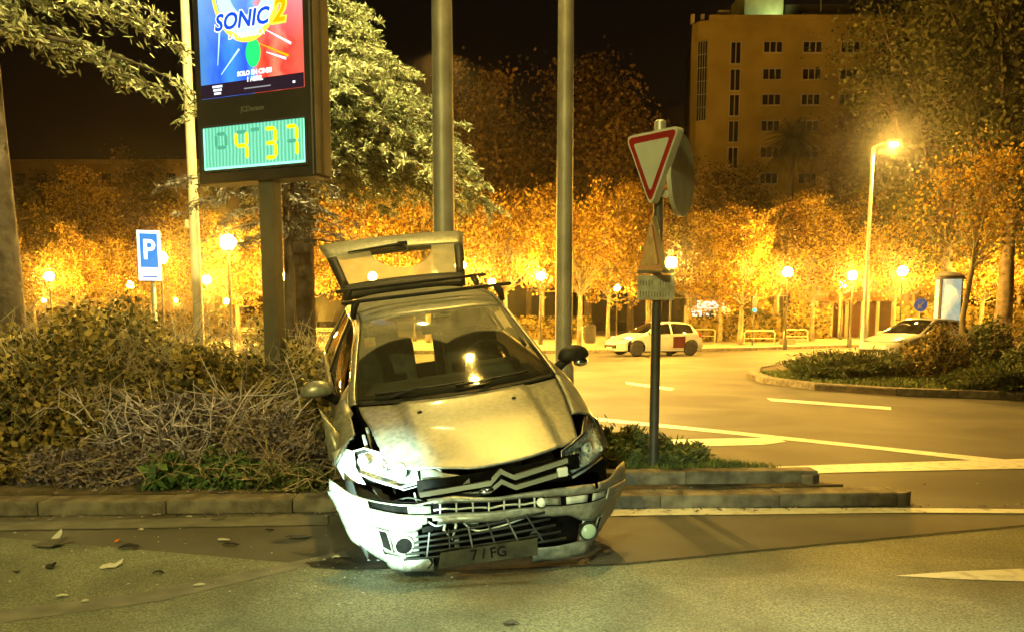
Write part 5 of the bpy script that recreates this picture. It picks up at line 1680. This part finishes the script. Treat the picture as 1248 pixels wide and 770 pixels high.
# ------------------------------------------------------------------ headlamps
def headlamp(outline, bowls, broken):
    """outline: photograph pixels with their distance, turned into a lens patch in the car's own frame"""
    h = empty('headlamp', (0, 0, 0)); h.parent = car
    loop = [CMI @ P(*o) for o in outline]
    n = len(loop); cen = sum(loop, Vector()) / n
    nrm = Vector((0, 0, 0))
    for i in range(n): nrm += (loop[i] - cen).cross(loop[(i + 1) % n] - cen)
    nrm.normalize()
    if nrm.y > 0: nrm.negate()
    def patch(sc, off, bulge):
        rows = []
        for r in range(5):
            k = r / 4
            rows.append([cen + (loop[i % n] - cen) * (k * sc) + nrm * (off + bulge * (1 - k * k)) for i in range(n + 1)])
        return MB().grid(rows)
    patch(.97, -.014 if not broken else -.05, -.018 if not broken else -.05).build('reflector', M['lamp_chrome_glint'], h, smooth=True, thick=.004)
    dp_ = .014 if not broken else .05
    wall = MB().grid([[p for p in loop + loop[:1]], [cen + (p - cen) * .97 - nrm * dp_ for p in loop + loop[:1]]]); wall.build('housing', M['black_trim'], h, smooth=True)
    if not broken: patch(1.0, .004, .03).build('lens', M['lamp_glass'], h, smooth=True)
    MB().tube([p + nrm * .004 for p in loop + loop[:1]], .007, 6, caps=False).build('lens_rim', M['black_trim'] if not broken else M['pale_plastic'], h, smooth=True)
    for k, (px, py, Y, r) in enumerate(bowls):
        c = CMI @ P(px, py, Y)
        q = nrm.to_track_quat('-Y', 'Z').to_matrix()
        bm_ = MB(); bm_.lathe([(r, -.02), (r * 1.04, -.015), (r * .85, .015), (r * .35, .04), (.006, .045)], 18, (0, 0, 0), 'y')
        bm_.v = [tuple(q @ Vector(v) + c) for v in bm_.v]
        bm_.f = bm_.f[:-2] + bm_.f[-1:]
        bm_.build('lamp_bowl', M['lamp_chrome_glint'], h, smooth=True)
        MB().sphere(c + nrm * .004, r * .42, 10, 8).build('bulb', M['lamp_glass'] if k != 1 else M['pale_plastic'], h, smooth=True)
    return h
hr_ = headlamp([(686, 549, 5.41), (697, 541, 5.45), (712, 527, 5.59), (715, 503, 5.97), (727, 512, 6.00), (739, 540, 5.88), (732, 554, 5.77), (720, 565, 5.65), (696, 579, 5.45), (687, 568, 5.40)],
         [(700, 557, 5.51, .036), (715, 546, 5.65, .040), (729, 546, 5.81, .024)], False)
hr_['label'] = 'intact swept-back headlamp'
MB().tube([CMI @ P(698, 581, 5.48), CMI @ P(712, 573, 5.60), CMI @ P(733, 557, 5.78)], .009, 6).build('lamp_strip', M['pale_plastic'], hr_, smooth=True)
hl_ = headlamp([(424, 552, 5.62), (444, 546, 5.58), (478, 556, 5.46), (505, 565, 5.36), (511, 588, 5.30), (488, 594, 5.32), (455, 584, 5.42), (430, 574, 5.52)],
         [(487, 575, 5.33, .052), (464, 570, 5.40, .048), (443, 562, 5.50, .036)], True)
hl_['label'] = 'smashed headlamp with lens gone and bowls exposed'
# crushed bonnet edge and slam panel pieces round the broken lamp
def sheet_px(pts, Y0, name, mt, thick=.006, parent=None):
    rows = [[CMI @ P(x, y, Y) for x, y, Y in r] for r in pts]
    return MB().grid(rows).build(name, mt, parent or car, smooth=True, thick=thick)
sheet_px([[(508, 548, 5.50), (520, 560, 5.40), (532, 578, 5.28)], [(518, 546, 5.46), (530, 560, 5.36), (541, 578, 5.26)]], 0, 'crumpled_edge', M['car_paint'])
sheet_px([[(405, 552, 5.72), (418, 545, 5.66), (432, 550, 5.60)], [(410, 566, 5.66), (420, 564, 5.58), (434, 570, 5.52)], [(420, 584, 5.60), (430, 586, 5.52), (446, 590, 5.46)]], 0, 'inner_wing_scrap', mat('scrap_white', (.5, .52, .47), (.62, .64, .58), 8, .5))
sheet_px([[(388, 496, 6.0), (394, 512, 5.95), (401, 560, 5.8)], [(397, 507, 5.98), (408, 522, 5.9), (408, 561, 5.78)], [(407, 519, 5.94), (414, 530, 5.86), (414, 560, 5.76)]], 0, 'wing_splinter', M['car_paint'])
sheet_px([[(405, 517, 5.95), (412, 500, 6.0), (419, 487, 6.05)], [(411, 523, 5.92), (419, 511, 5.96), (426, 496, 6.0)], [(416, 529, 5.88), (424, 516, 5.92), (431, 504, 5.96)]], 0, 'wing_splinter', M['car_paint'])
sheet_px([[(512, 566, 5.32), (540, 576, 5.26), (572, 580, 5.22)], [(514, 588, 5.30), (542, 592, 5.24), (574, 594, 5.20)]], 0, 'slam_panel', M['car_paint'])

# ------------------------------------------------------------------ loose front bumper, nearly level and touching the road
def sstep(a, b, x):
    t = max(0.0, min(1.0, (x - a) / (b - a))); return t * t * (3 - 2 * t)
def bump_pt(u, z, off=0.0):
    """plan curve of the bumper, u -1..1, in world axes turned with the car"""
    au = abs(u)
    x = u * .93 if au < .8 else math.copysign(.744 + (au - .8) * .85, u)
    y = .02 + .16 * au ** 2 + .52 * max(0, au - .66) ** 1.25 * 2.6
    x *= 1 - .20 * max(0, (.50 - z) / .40) * sstep(.35, 1.0, au)
    x += -.08
    prof = .035 * math.cos((z - .38) * 5.2)
    y -= prof
    y -= off
    if u < -.45:
        k = (-u - .45) / .55
        x -= .13 * k * k; y -= .05 * k; z = z + .05 * k * k + .012 * math.sin(z * 20) * k
        y += .025 * mnoise.noise(Vector((u * 7, z * 7, 0))) * k * 2
    if u > .55:
        k = (u - .55) / .45
        x += .10 * k * k; z = z - .02 * k
    y += .016 * mnoise.noise(Vector((u * 4.3 + 2, z * 8, 5))) + .007 * mnoise.noise(Vector((u * 15, z * 21, 8)))
    z += .012 * u + .010 * mnoise.noise(Vector((u * 3.1, 7, 1)))
    yw = .258
    return Vector((x * math.cos(yw) - y * math.sin(yw) + .015, x * math.sin(yw) + y * math.cos(yw) + 5.16, z - .02))

def bpart(fn_rows, name, mt, parent=None, thick=.0, smooth=True, skip=None, label=None):
    rows = [[CMI @ p for p in r] for r in fn_rows]
    o = MB().grid(rows, skip=skip).build(name, mt, parent or car, smooth=smooth, angle=rad(50), thick=thick)
    if label: o['label'] = label
    return o

def strip(u0, u1, z0, z1, nu, nz, off=0.0, curl=0.0):
    rows = []
    for b in range(nz + 1):
        r = []
        for a in range(nu + 1):
            u = u0 + (u1 - u0) * a / nu
            za = z0(u) if callable(z0) else z0; zb = z1(u) if callable(z1) else z1
            v = b / nz
            o_ = off - curl * (2 * v - 1) ** 2
            r.append(bump_pt(u, za + (zb - za) * v, o_))
        rows.append(r)
    return rows
bumper = empty('front_bumper', (0, 0, 0)); bumper.parent = car
bumper['label'] = 'cracked silver front bumper hanging loose to the road'
def sstep(a, b, x):
    t = max(0.0, min(1.0, (x - a) / (b - a))); return t * t * (3 - 2 * t)
topz = lambda u: .565 + (.065 if u > 0 else .03) * sstep(.78, 1.0, abs(u)) - .03 * (1 - sstep(0, .6, abs(u))) - .05 * sstep(-.3, -.6, u) * (1 - sstep(-.85, -1.0, u))
# upper band
bpart(strip(-.97, 1.0, .505, topz, 60, 5, curl=.018), 'upper_band', M['car_paint'], bumper, .008, skip=lambda i, j: (j in (14, 15) and i < 4) or (j == 16 and i < 2) or (j == 50 and i > 1))
# middle band
bpart(strip(-.80, .98, lambda u: .385 - .05 * sstep(.45, .62, abs(u)), .450, 52, 6, .012, curl=.02), 'middle_band', M['car_paint'], bumper, .008, skip=lambda i, j: (j == 9 and i < 5) or (j == 10 and i < 3) or (j == 8 and i < 2))
# cheeks
bpart(strip(.80, 1.0, lambda u: .13 + .35 * sstep(.86, 1.0, u) * .35, .51, 10, 14, .002), 'cheek', M['car_paint'], bumper, .008)
bpart(strip(-.98, -.80, lambda u: .10 + .25 * sstep(-.86, -1.0, u) * .3, .51, 10, 14, .002), 'cheek', M['car_paint'], bumper, .008)
# lower lip
bpart(strip(-.80, -.45, lambda u: .075 + .02 * math.sin(u * 9), lambda u: .175 + .015 * math.sin(u * 9), 16, 4, .0, curl=.012), 'lower_lip', M['car_paint'], bumper, .008, label='broken end of the lower lip sagging to the road')
bpart(strip(.22, .86, lambda u: .085 + .03 * u, lambda u: .185 + .045 * u * u, 24, 4, .0, curl=.015), 'lower_lip', M['car_paint'], bumper, .008)
# fog lamp surrounds
for sg, lit in ((1, 1), (-1, 0)):
    a, b = (.60, .80) if sg > 0 else (-.80, -.55)
    bpart(strip(a, b, .175 + .02 * (sg > 0), .345, 8, 6, -.02), 'fog_surround', M['car_paint'], bumper, .006)
    uc = .655 if sg > 0 else -.655
    c = CMI @ bump_pt(uc, .265, .0)
    fl_ = MB(); fl_.lathe([(.062, -.012), (.062, .02), (.045, .03)], 20, c, 'y'); fo = fl_.build('fog_lamp_ring', M['car_paint'] if sg < 0 else M['black_trim'], bumper, smooth=True, angle=rad(40))
    if sg > 0:
        MB().sphere(c + Vector((0, -.008, 0)), .052, 16, 10, (1, .45, 1)).build('fog_lamp', mat('fog_glass', (.30, .38, .30), (.38, .45, .36), 5, .2), bumper, smooth=True)
    else:
        MB().lathe([(.05, -.014), (.05, -.013)], 18, c, 'y').build('fog_lamp_black_disc', M['black_void'], bumper)  # flat black disc, shade of the empty lamp opening as colour
    # wedge-shaped vent outboard
    uo = .765 if sg > 0 else -.76
    tri_ = [(uo - .035, .20), (uo + .045, .235), (uo + .03, .335), (uo - .02, .335)] if sg > 0 else [(uo - .03, .33), (uo - .03, .22), (uo + .03, .20), (uo + .02, .33)]
    MB().add([CMI @ bump_pt(a_, z_, .006) for a_, z_ in tri_], [(0, 1, 2, 3)]).build('vent', M['black_void'], bumper)
    MB().tube([CMI @ bump_pt(a_, z_, .008) for a_, z_ in tri_ + tri_[:1]], .007, 5, caps=False).build('vent_rim', M['car_paint'], bumper, smooth=True)
# black sheets behind the openings, shade of the recesses in their colour
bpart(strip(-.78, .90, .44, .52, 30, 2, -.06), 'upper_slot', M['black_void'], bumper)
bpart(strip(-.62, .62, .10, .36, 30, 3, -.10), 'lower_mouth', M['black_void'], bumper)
# bright blocks and ribs in the upper slot
for (u0, u1, nm, mt) in ((-.60, -.46, 'slot_cover', 'car_paint'), (.30, .42, 'slot_cover', 'car_paint'), (.46, .62, 'side_marker', 'pale_plastic'), (.66, .80, 'side_marker', 'pale_plastic')):
    bpart(strip(u0, u1, .455, .50, 4, 1, -.02), nm, M[mt], bumper, .004)
for k in range(7):
    u = -.40 + k * .105
    MB().tube([CMI @ bump_pt(u, .445, -.02), CMI @ bump_pt(u, .508, -.02)], .006, 5).build('slot_rib', M['pale_plastic'], bumper)
MB().tube([CMI @ bump_pt(-.44 + k * .075, .470 + .006 * math.sin(k * 2.2), -.03) for k in range(11)], .006, 5).build('slot_wire', M['pale_plastic'], bumper)
MB().sphere(CMI @ bump_pt(.27, .478, 0.0), .03, 10, 8).build('slot_clip', mat('clip_white', (.7, .72, .66), rough=.4), bumper, smooth=True)
# bonnet gap: dark upper grille and chevron emblem in chrome
def front_pt(x, z, off=0.0):
    y = .02 + .16 * (x / .93) ** 2 - off
    return Vector((x, y + .10, z))
gr = MB(); rows = [[front_pt(-.50 + 1.05 * a / 20, .60 + .10 * b / 3, -.06) for a in range(21)] for b in range(4)]
gr.grid(rows); gr.build('upper_grille', M['black_void'], car, thick=.01)
def chevron(pts, name):
    rows = [[], []]
    mb = MB()
    for (x, z), (x2, z2) in zip(pts[:-1], pts[1:]):
        a = front_pt(x, z, .03); b = front_pt(x2, z2, .03)
        d = (b - a); up = Vector((0, 0, .016)); 
        th = Vector((0, .02, 0))
        vs = [a - up, b - up, b + up, a + up, a - up + th, b - up + th, b + up + th, a + up + th]
        mb.add(vs, [(0, 1, 2, 3), (4, 7, 6, 5), (0, 4, 5, 1), (3, 2, 6, 7), (0, 3, 7, 4), (1, 5, 6, 2)])
    return mb.build(name, M['chrome'], car)
chevron([(-.50, .640), (-.07, .655), (.0, .72), (.085, .665), (.44, .705)], 'chevron_emblem')
chevron([(-.46, .592), (-.085, .600), (.0, .655), (.085, .600), (.36, .625)], 'chevron_emblem')
MB().sphere(front_pt(-.10, .612, .035), .05, 12, 8, (1, .5, .45)).build('chrome_boss', M['chrome'], car, smooth=True)
MB().rbox(front_pt(.40, .635, .02), (.07, .03, .06), .012).build('grille_end_cap', mat('cap_white', (.62, .62, .56), rough=.35), car)

# lower grille torn out, lying tilted in front with the number plate
def wp_(px, py, Y): return CMI @ P(px, py, Y)
lg = empty('lower_grille', (0, 0, 0)); lg.parent = car
lg['label'] = 'black lower grille fallen out and lying askew'
L0, L1 = (492, 682), (500, 655)
R0, R1 = (690, 655), (664, 624)
for k in range(5):
    v = k / 4
    a = (L0[0] + (L1[0] - L0[0]) * v, L0[1] + (L1[1] - L0[1]) * v); b = (R0[0] + (R1[0] - R0[0]) * v, R0[1] + (R1[1] - R0[1]) * v)
    pts = [wp_(a[0] + (b[0] - a[0]) * t_ / 6, a[1] + (b[1] - a[1]) * t_ / 6 + 2.0 * math.sin(t_ / 6 * PI), 5.02 + .10 * (t_ / 6) ** 2 + .04 * v) for t_ in range(7)]
    MB().tube(pts, .008, 6).build('slat', M['black_trim'], lg, smooth=True)
for k in range(1, 7):
    u = k / 7
    a = (L0[0] + (R0[0] - L0[0]) * u, L0[1] + (R0[1] - L0[1]) * u); b = (L1[0] + (R1[0] - L1[0]) * u, L1[1] + (R1[1] - L1[1]) * u)
    MB().tube([wp_(a[0], a[1], 5.02 + .10 * u * u), wp_(b[0], b[1] - 2, 5.05 + .10 * u * u)], .006, 5).build('grille_rib', M['grey_plastic'] if k % 2 else M['black_trim'], lg)
npl = empty('number_plate', (0, 0, 0)); npl.parent = car
c4 = [P(534, 692, 4.90), P(655, 676, 4.98), P(655, 655, 5.0), P(537, 673, 4.92)]
ex = (c4[1] - c4[0]); ez = (c4[3] - c4[0]); nn = ex.cross(ez).normalized()
if nn.y > 0: nn.negate()
qv = [c + nn * .006 for c in c4] + [c - nn * .006 for c in c4]
mp_ = MB().add([CMI @ q for q in qv], [(0, 1, 2, 3), (4, 7, 6, 5), (0, 4, 5, 1), (1, 5, 6, 2), (2, 6, 7, 3), (3, 7, 4, 0)]).build('plate', mat('plate_dirty_shaded', (.022, .020, .014), (.05, .046, .03), 9, .95, detail=8, spec=.05), npl)  # dirty plate, its shadow put into the dark base colour
me = text_mesh('7 / FG', .085, extrude=.001, bold=.001)
me.materials.clear(); me.materials.append(mat('plate_ink', (.004, .004, .004), rough=1.0, spec=0.0))
to = bpy.data.objects.new('lettering', me); COL.objects.link(to)
fx = ex.normalized(); fz = (ez - fx * ez.dot(fx)).normalized(); fn = fx.cross(fz)
Mw = Matrix((( fx.x, fz.x, fn.x, 0), (fx.y, fz.y, fn.y, 0), (fx.z, fz.z, fn.z, 0), (0, 0, 0, 1)))
Mw.translation = sum(c4, Vector()) / 4 + nn * .0085
to.parent = npl
to.matrix_local = CMI @ Mw
# bracketry and torn plastics behind the mouth
rj = random.Random(6)
for k in range(9):
    px = rj.uniform(500, 660); py = rj.uniform(628, 668)
    p = wp_(px, py, 5.16 + rj.uniform(0, .12))
    mb = MB(); mb.rbox(p, (rj.uniform(.02, .08), .02, rj.uniform(.03, .09)), .005, Euler((rj.uniform(-.5, .5), rj.uniform(-.8, .8), rj.uniform(-.5, .5))).to_matrix())
    mb.build('broken_bracket', M['pale_plastic'] if k % 2 else M['grey_plastic'], car)
mb = MB(); mb.tube([wp_(545, 628, 5.12), wp_(541, 645, 5.10), wp_(551, 657, 5.1), wp_(556, 640, 5.1), wp_(552, 628, 5.12)], .009, 6); mb.build('tow_bracket', mat('bracket_white', (.6, .62, .56), rough=.4), car, smooth=True)
# torn undertray hanging at the corner
rows = [[wp_(420 + 30 * a / 6 + 6 * b, 628 + 22 * b / 3 + 10 * math.sin(a) * .3 + a * 3.2, 5.32 + .03 * b) for a in range(7)] for b in range(4)]
MB().grid(rows).build('torn_undertray', M['pale_plastic'], car, smooth=True, thick=.006)
rows = [[wp_(433 + 16 * a / 4, 640 + a * 7 + b * 7, 5.28) for a in range(5)] for b in range(3)]
MB().grid(rows).build('torn_liner', M['black_trim'], car, smooth=True, thick=.006)
mb = MB(); mb.tube([wp_(x, y, 5.18) for x, y in ((462, 664), (468, 676), (476, 672), (484, 677), (490, 668))], .004, 5); mb.build('hanging_wire', M['pale_plastic'], car)
for k, pts in enumerate(([(505, 600, 5.2), (512, 622, 5.12), (530, 640, 5.1), (548, 634, 5.12)], [(455, 596, 5.3), (470, 612, 5.2), (498, 606, 5.16), (520, 612, 5.16)], [(560, 632, 5.14), (580, 646, 5.1), (612, 640, 5.12), (640, 630, 5.14)], [(500, 650, 5.2), (512, 668, 5.12), (526, 684, 5.04), (522, 692, 4.98)])):
    cv = [CMI @ P(*p) for p in pts]; ln = []
    for a in range(3):
        for b in range(5):
            u = b / 5; ln.append(Vector(catmull(np.array(cv[max(a - 1, 0)]), np.array(cv[a]), np.array(cv[a + 1]), np.array(cv[min(a + 2, 3)]), u)))
    MB().tube(ln + cv[-1:], .006, 5).build('loose_wire', M['black_trim'] if k % 2 else M['pale_plastic'], car, smooth=True)
tag(car, 'wrecked silver hatchback with smashed nose and raised tailgate', 'car')

# direction the windscreen glint points to, printed; no lamp is added here
best = None
for a in range(60):
    for b in range(80):
        s_ = 2.1 + 1.8 * a / 59; t_ = -1.9 + 3.8 * b / 79
        w = CM @ surf(s_, t_)
        d_ = w - Vector((0, 0, EYE)); dep = d_.y * math.cos(TILT) - d_.z * math.sin(TILT)
        u_ = 624 + F * d_.x / dep; v_ = PP - F * (d_.y * math.sin(TILT) + d_.z * math.cos(TILT)) / dep
        e_ = (u_ - 573) ** 2 + (v_ - 435) ** 2
        if best is None or e_ < best[0]: best = (e_, s_, t_, w)
_, s_, t_, w = best
nrm = (CM.to_3x3() @ ((surf(s_ + .01, t_) - surf(s_, t_)).cross(surf(s_, t_ + .01) - surf(s_, t_)))).normalized()
if nrm.y > 0: nrm.negate()
din = (w - Vector((0, 0, EYE))).normalized()
rfl = din - nrm * 2 * din.dot(nrm)
print('REFLECT', w, nrm, rfl)

# ------------------------------------------------------------------ taxi and parked car in the distance
def far_car(name, paint, taxi):
    t = empty(name)
    b = MB()
    for (a0, a1, b0, b1, ns, nt_, ar) in ((0, 2.0, -2, 2, 8, 12, ()), (3.98, 8.0, -2, 2, 12, 10, ())):
        p = panel(a0, a1, b0, b1, ns, nt_); b.add(p.v, p.f)
    for sg in (-1, 1):
        for (a0, a1, b0, b1, ns, nt_) in ((0, 8, 4.0, 6.9, 60, 14), (0, 2.3, 2.0, 4.0, 12, 6), (2.0, 8, 2.0, 3.05, 24, 3), (7.0, 8.0, 3.05, 4.0, 6, 4), (4.86, 5.02, 3.0, 4.0, 1, 3)):
            p = panel(a0, a1, sg * b0, sg * b1, ns, nt_, arches=[FA, RA]); b.add(p.v, p.f)
    b.build('body', paint, t, smooth=True, angle=rad(50))
    g = glass(name + '_glass', (.06, .06, .05), .03, 1.0, .25, (.02, .02, .02))
    panel(2.02, 3.97, -2, 2, 6, 10, off=-.005).build('windscreen', g, t, smooth=True)
    for sg in (-1, 1):
        panel(2.4, 4.86, sg * 3.05, sg * 3.98, 8, 4, off=-.01).build('side_window', g, t, smooth=True)
        panel(5.02, 7.0, sg * 3.05, sg * 3.98, 8, 4, off=-.01).build('side_window', g, t, smooth=True)
        wheel(t, (sg * .76, .93, .315), sg); wheel(t, (sg * .76, 3.54, .315), sg)
        mb = MB(); mb.rbox((sg * .93, 1.55, .98), (.2, .12, .12), .04); mb.build('door_mirror', paint, t)
        panel(.03, .6, sg * 2.1, sg * 3.9, 4, 6, off=.008).build('headlight', emitter(name + '_head', (1.0, .95, .75), 6.0) if taxi else M['lamp_glass'], t, smooth=True)
        panel(7.6, 8.0, sg * 3.1, sg * 4.6, 3, 5, off=.01).build('tail_light', M['red_lens'], t, smooth=True)
        if taxi:
            panel(5.05, 6.1, sg * 4.35, sg * 6.3, 8, 6, off=.006).build('door_stripe', M['car_red'], t, smooth=True)
    # nose
    rows = []
    for k in range(7):
        z = .22 + .50 * k / 6
        rows.append([Vector((x * .83, .04 + .10 * x * x + .5 * max(0, abs(x) - .55) ** 1.5 * 2.2 + (.14 * max(0, (z - .55) / .17)), z)) for x in [q / 8 - 1 for q in range(17)]])
    MB().grid(rows).build('front_bumper', paint, t, smooth=True, thick=.01)
    MB().rbox((0, .05, .42), (1.0, .06, .14), .02).build('grille', M['black_trim'], t)
    MB().rbox((0, .02, .34), (.52, .03, .11), .005).build('number_plate', m_white, t)
    MB().box((0, 2.4, .30), (1.55, 3.0, .25)).build('underbody', M['black_void'], t)
    MB().rbox((0, 4.12, .50), (1.5, .14, .42), .05).build('rear_bumper', paint, t)
    if taxi:
        MB().rbox((-.05, 2.35, 1.53), (.42, .14, .13), .03).build('roof_sign', emitter('taxi_green', (.05, 1.0, .25), 5.0), t)
    return t
tx = far_car('taxi', M['car_white'], True)
b0 = P(741, 433, 37.5)
tx.location = (b0.x, 37.2, .02); tx.rotation_euler = (0, 0, rad(-70))
tag(tx, 'white taxi with red door stripe and green roof light on the roundabout', 'car')
pc = far_car('parked_car', M['car_white'], False)
b0 = P(1118, 400, 27)
pc.location = (b0.x - 1.2, 27.5, .02 + .13); pc.rotation_euler = (0, 0, rad(-62))
tag(pc, 'white car half hidden behind the island bushes', 'car')

# ------------------------------------------------------------------ wreckage on the road
def shard(px, py, w, d, h, seed, mt, label, curl=.0, rot=0.0, name='plastic_shard'):
    rnd = random.Random(seed)
    c = G(px, py)
    m = 9
    ring = [(math.cos(2 * PI * k / m) * w / 2 * rnd.uniform(.65, 1.15), math.sin(2 * PI * k / m) * d / 2 * rnd.uniform(.6, 1.2)) for k in range(m)]
    ph = rnd.uniform(0, 6.28)
    def zf(x, y):
        if curl > 0: return h * (.10 + .55 * max(0, x / (w / 2)) ** 2 + .25 * max(0, y / (d / 2))) + h * .12 * math.sin(x * 40 + ph)
        return h * (.8 - .5 * (x / (w / 2)) ** 2) + h * .15 * math.sin(x * 50 + ph)
    vs = [Vector((0, 0, zf(0, 0)))] + [Vector((x, y, zf(x, y))) for x, y in ring]
    top = [v + Vector((0, 0, .006)) for v in vs]
    n = m + 1
    fs = [(0, 1 + k, 1 + (k + 1) % m) for k in range(m)]
    mb = MB(); mb.add(top + vs, fs + [tuple(n + i for i in f_[::-1]) for f_ in fs] + [(1 + k, n + 1 + k, n + 1 + (k + 1) % m, 1 + (k + 1) % m) for k in range(m)])
    zmin = min(p[2] for p in mb.v); mb.v = [(p[0], p[1], p[2] - zmin) for p in mb.v]
    o = mb.build(name, mt)
    o.location = (c.x, c.y, .0085); o.rotation_euler = (0, 0, rot)
    tag(o, label, 'debris', 'wreckage scattered on the road')
    return o
PW, PD, PG = M['pale_plastic'], M['black_trim'], M['grey_plastic']
shard(63, 666, .24, .16, .09, 1, PG, 'large curled grey bumper piece with upturned ends, far left on the road', 1, .2)
shard(70, 660, .10, .05, .11, 21, PW, 'pale upright splinter standing in the large curled piece', 1, .8)
shard(135, 692, .15, .07, .05, 2, PW, 'long pale broken strip lying below the dark oval piece', 1, .9)
shard(159, 669, .15, .09, .03, 3, PD, 'dark oval piece of trim left of centre on the road', 0, .1)
shard(63, 693, .07, .06, .07, 4, PD, 'small dark pointed chip below the large curled piece', 1, .5)
shard(193, 700, .07, .03, .02, 5, PD, 'small dark sliver right of the long pale strip', 0, .1)
shard(266, 634, .14, .06, .03, 6, PG, 'curled strip at the gutter below the green shrub', 1, .1)
shard(272, 659, .12, .05, .015, 7, PW, 'flat pale flake above a dark strip, left of the wreck', 0, .0)
shard(282, 665, .14, .05, .02, 8, PD, 'thin dark strip just below the flat pale flake', 0, .0)
shard(363, 656, .22, .07, .025, 9, PG, 'long dark lump nearest the wrecked bumper', 0, -.05)
shard(328, 647, .08, .03, .015, 10, PD, 'tiny dark chip up by the gutter', 0, .1)
shard(76, 728, .07, .04, .015, 11, PW, 'small pale flake low at the left', 0, .5)
shard(104, 735, .05, .03, .015, 12, PW, 'tiny pale flake, lowest of all', 0, .2)
shard(243, 715, .08, .04, .012, 13, PW, 'pale flake below centre of the left road', 0, 0)
shard(172, 647, .05, .04, .03, 14, PW, 'small white crumb by the gutter strip', 0, 0)
shard(230, 631, .05, .03, .02, 15, PW, 'white crumb in the kerb shadow', 0, 0)
shard(143, 661, .05, .03, .04, 16, M['orange_lens'], 'small reddish lens chip beside the dark oval piece', 1, 0)
shard(410, 681, .06, .04, .02, 17, PW, 'pale crumb beside the hanging bumper corner', 0, 0)
shard(20, 698, .05, .04, .02, 18, PG, 'small dark crumb at the left frame edge', 0, 0)
shard(622, 762, .10, .05, .02, 19, PG, 'lone dark chip at the bottom centre', 0, 0)

# crumbs of glass and plastic too small and many to count, and fallen leaves in the gutter
rg = np.random.default_rng(77)
n = 190
gx = np.concatenate([rg.normal(-1.1, .55, n // 2), rg.normal(-2.6, 1.0, n // 2)]); gy = np.concatenate([rg.normal(5.1, .35, n // 2), rg.normal(5.7, .45, n // 2)])
C = np.stack([gx, gy, np.full(n, .013)], 1); C = C[C[:, 1] < 6.45]
A, B = rand_frames(rg, len(C), .013, .009); A[:, 2] *= .3; B[:, 2] *= .3
tag(quads_mesh('glass_crumbs', C, A, B, mat('crumbs', (.16, .17, .15), (.45, .46, .40), 30, .3, island=.9)), 'fine crumbs of broken glass strewn in front of the wreck', 'debris', kind='stuff')
n = 520
gx = rg.uniform(-8, 6.5, n); t_ = (gx + 14) / 17.28
gy = 6.30 + .90 * t_ - np.abs(rg.normal(0, .10, n)) - .02
C = np.stack([gx, gy, np.full(n, .016)], 1); m_ = rg.uniform(size=n) < .3
C[m_, 1] += .42; C[m_, 2] = .132
A, B = rand_frames(rg, len(C), .024, .015); A[:, 2] *= .35; B[:, 2] *= .35
tag(quads_mesh('fallen_leaves', C, A, B, M['dry_leaf']), 'dry fallen leaves along the median kerb', 'leaves', kind='stuff')
# fluids under the nose
def stain(cx, cy, r, seed, name='oil_stain'):
    rn = random.Random(seed); pts = []
    for k in range(40):
        a = 2 * PI * k / 40; rr = r * (.75 + .45 * mnoise.noise(Vector((math.cos(a) * 1.6, math.sin(a) * 1.6, seed))))
        pts.append((cx + rr * 1.7 * math.cos(a), cy + rr * .8 * math.sin(a)))
    structure(MB().sheet(pts, .0088 + seed * .0004).build(name, M['oil']))
M['oil'] = mat('oil', (.012, .012, .010), (.05, .048, .04), 5, .6, detail=8, spec=.2)
stain(-1.0, 5.45, .24, 1)
# ================================================================== LAMP HALO HAZE
hm = bpy.data.materials.new('halo_haze'); hm.use_nodes = True
nt = hm.node_tree; nt.nodes.remove(nt.nodes['Principled BSDF'])
pv_ = nt.nodes.new('ShaderNodeVolumePrincipled')
pv_.inputs['Color'].default_value = (.9, .88, .85, 1)
pv_.inputs['Density'].default_value = .0006
pv_.inputs['Anisotropy'].default_value = .97
nt.links.new(pv_.outputs[0], nt.nodes['Material Output'].inputs['Volume'])
hz = MB().box((0, 62, 24.5), (300, 170, 51)).build('haze', hm)  # volume added so that the lamps get soft halos
tag(hz, 'thin haze added to give the lamps halos', 'haze', kind='stuff')
SC.cycles.volume_step_rate = 4
SC.cycles.volume_bounces = 0
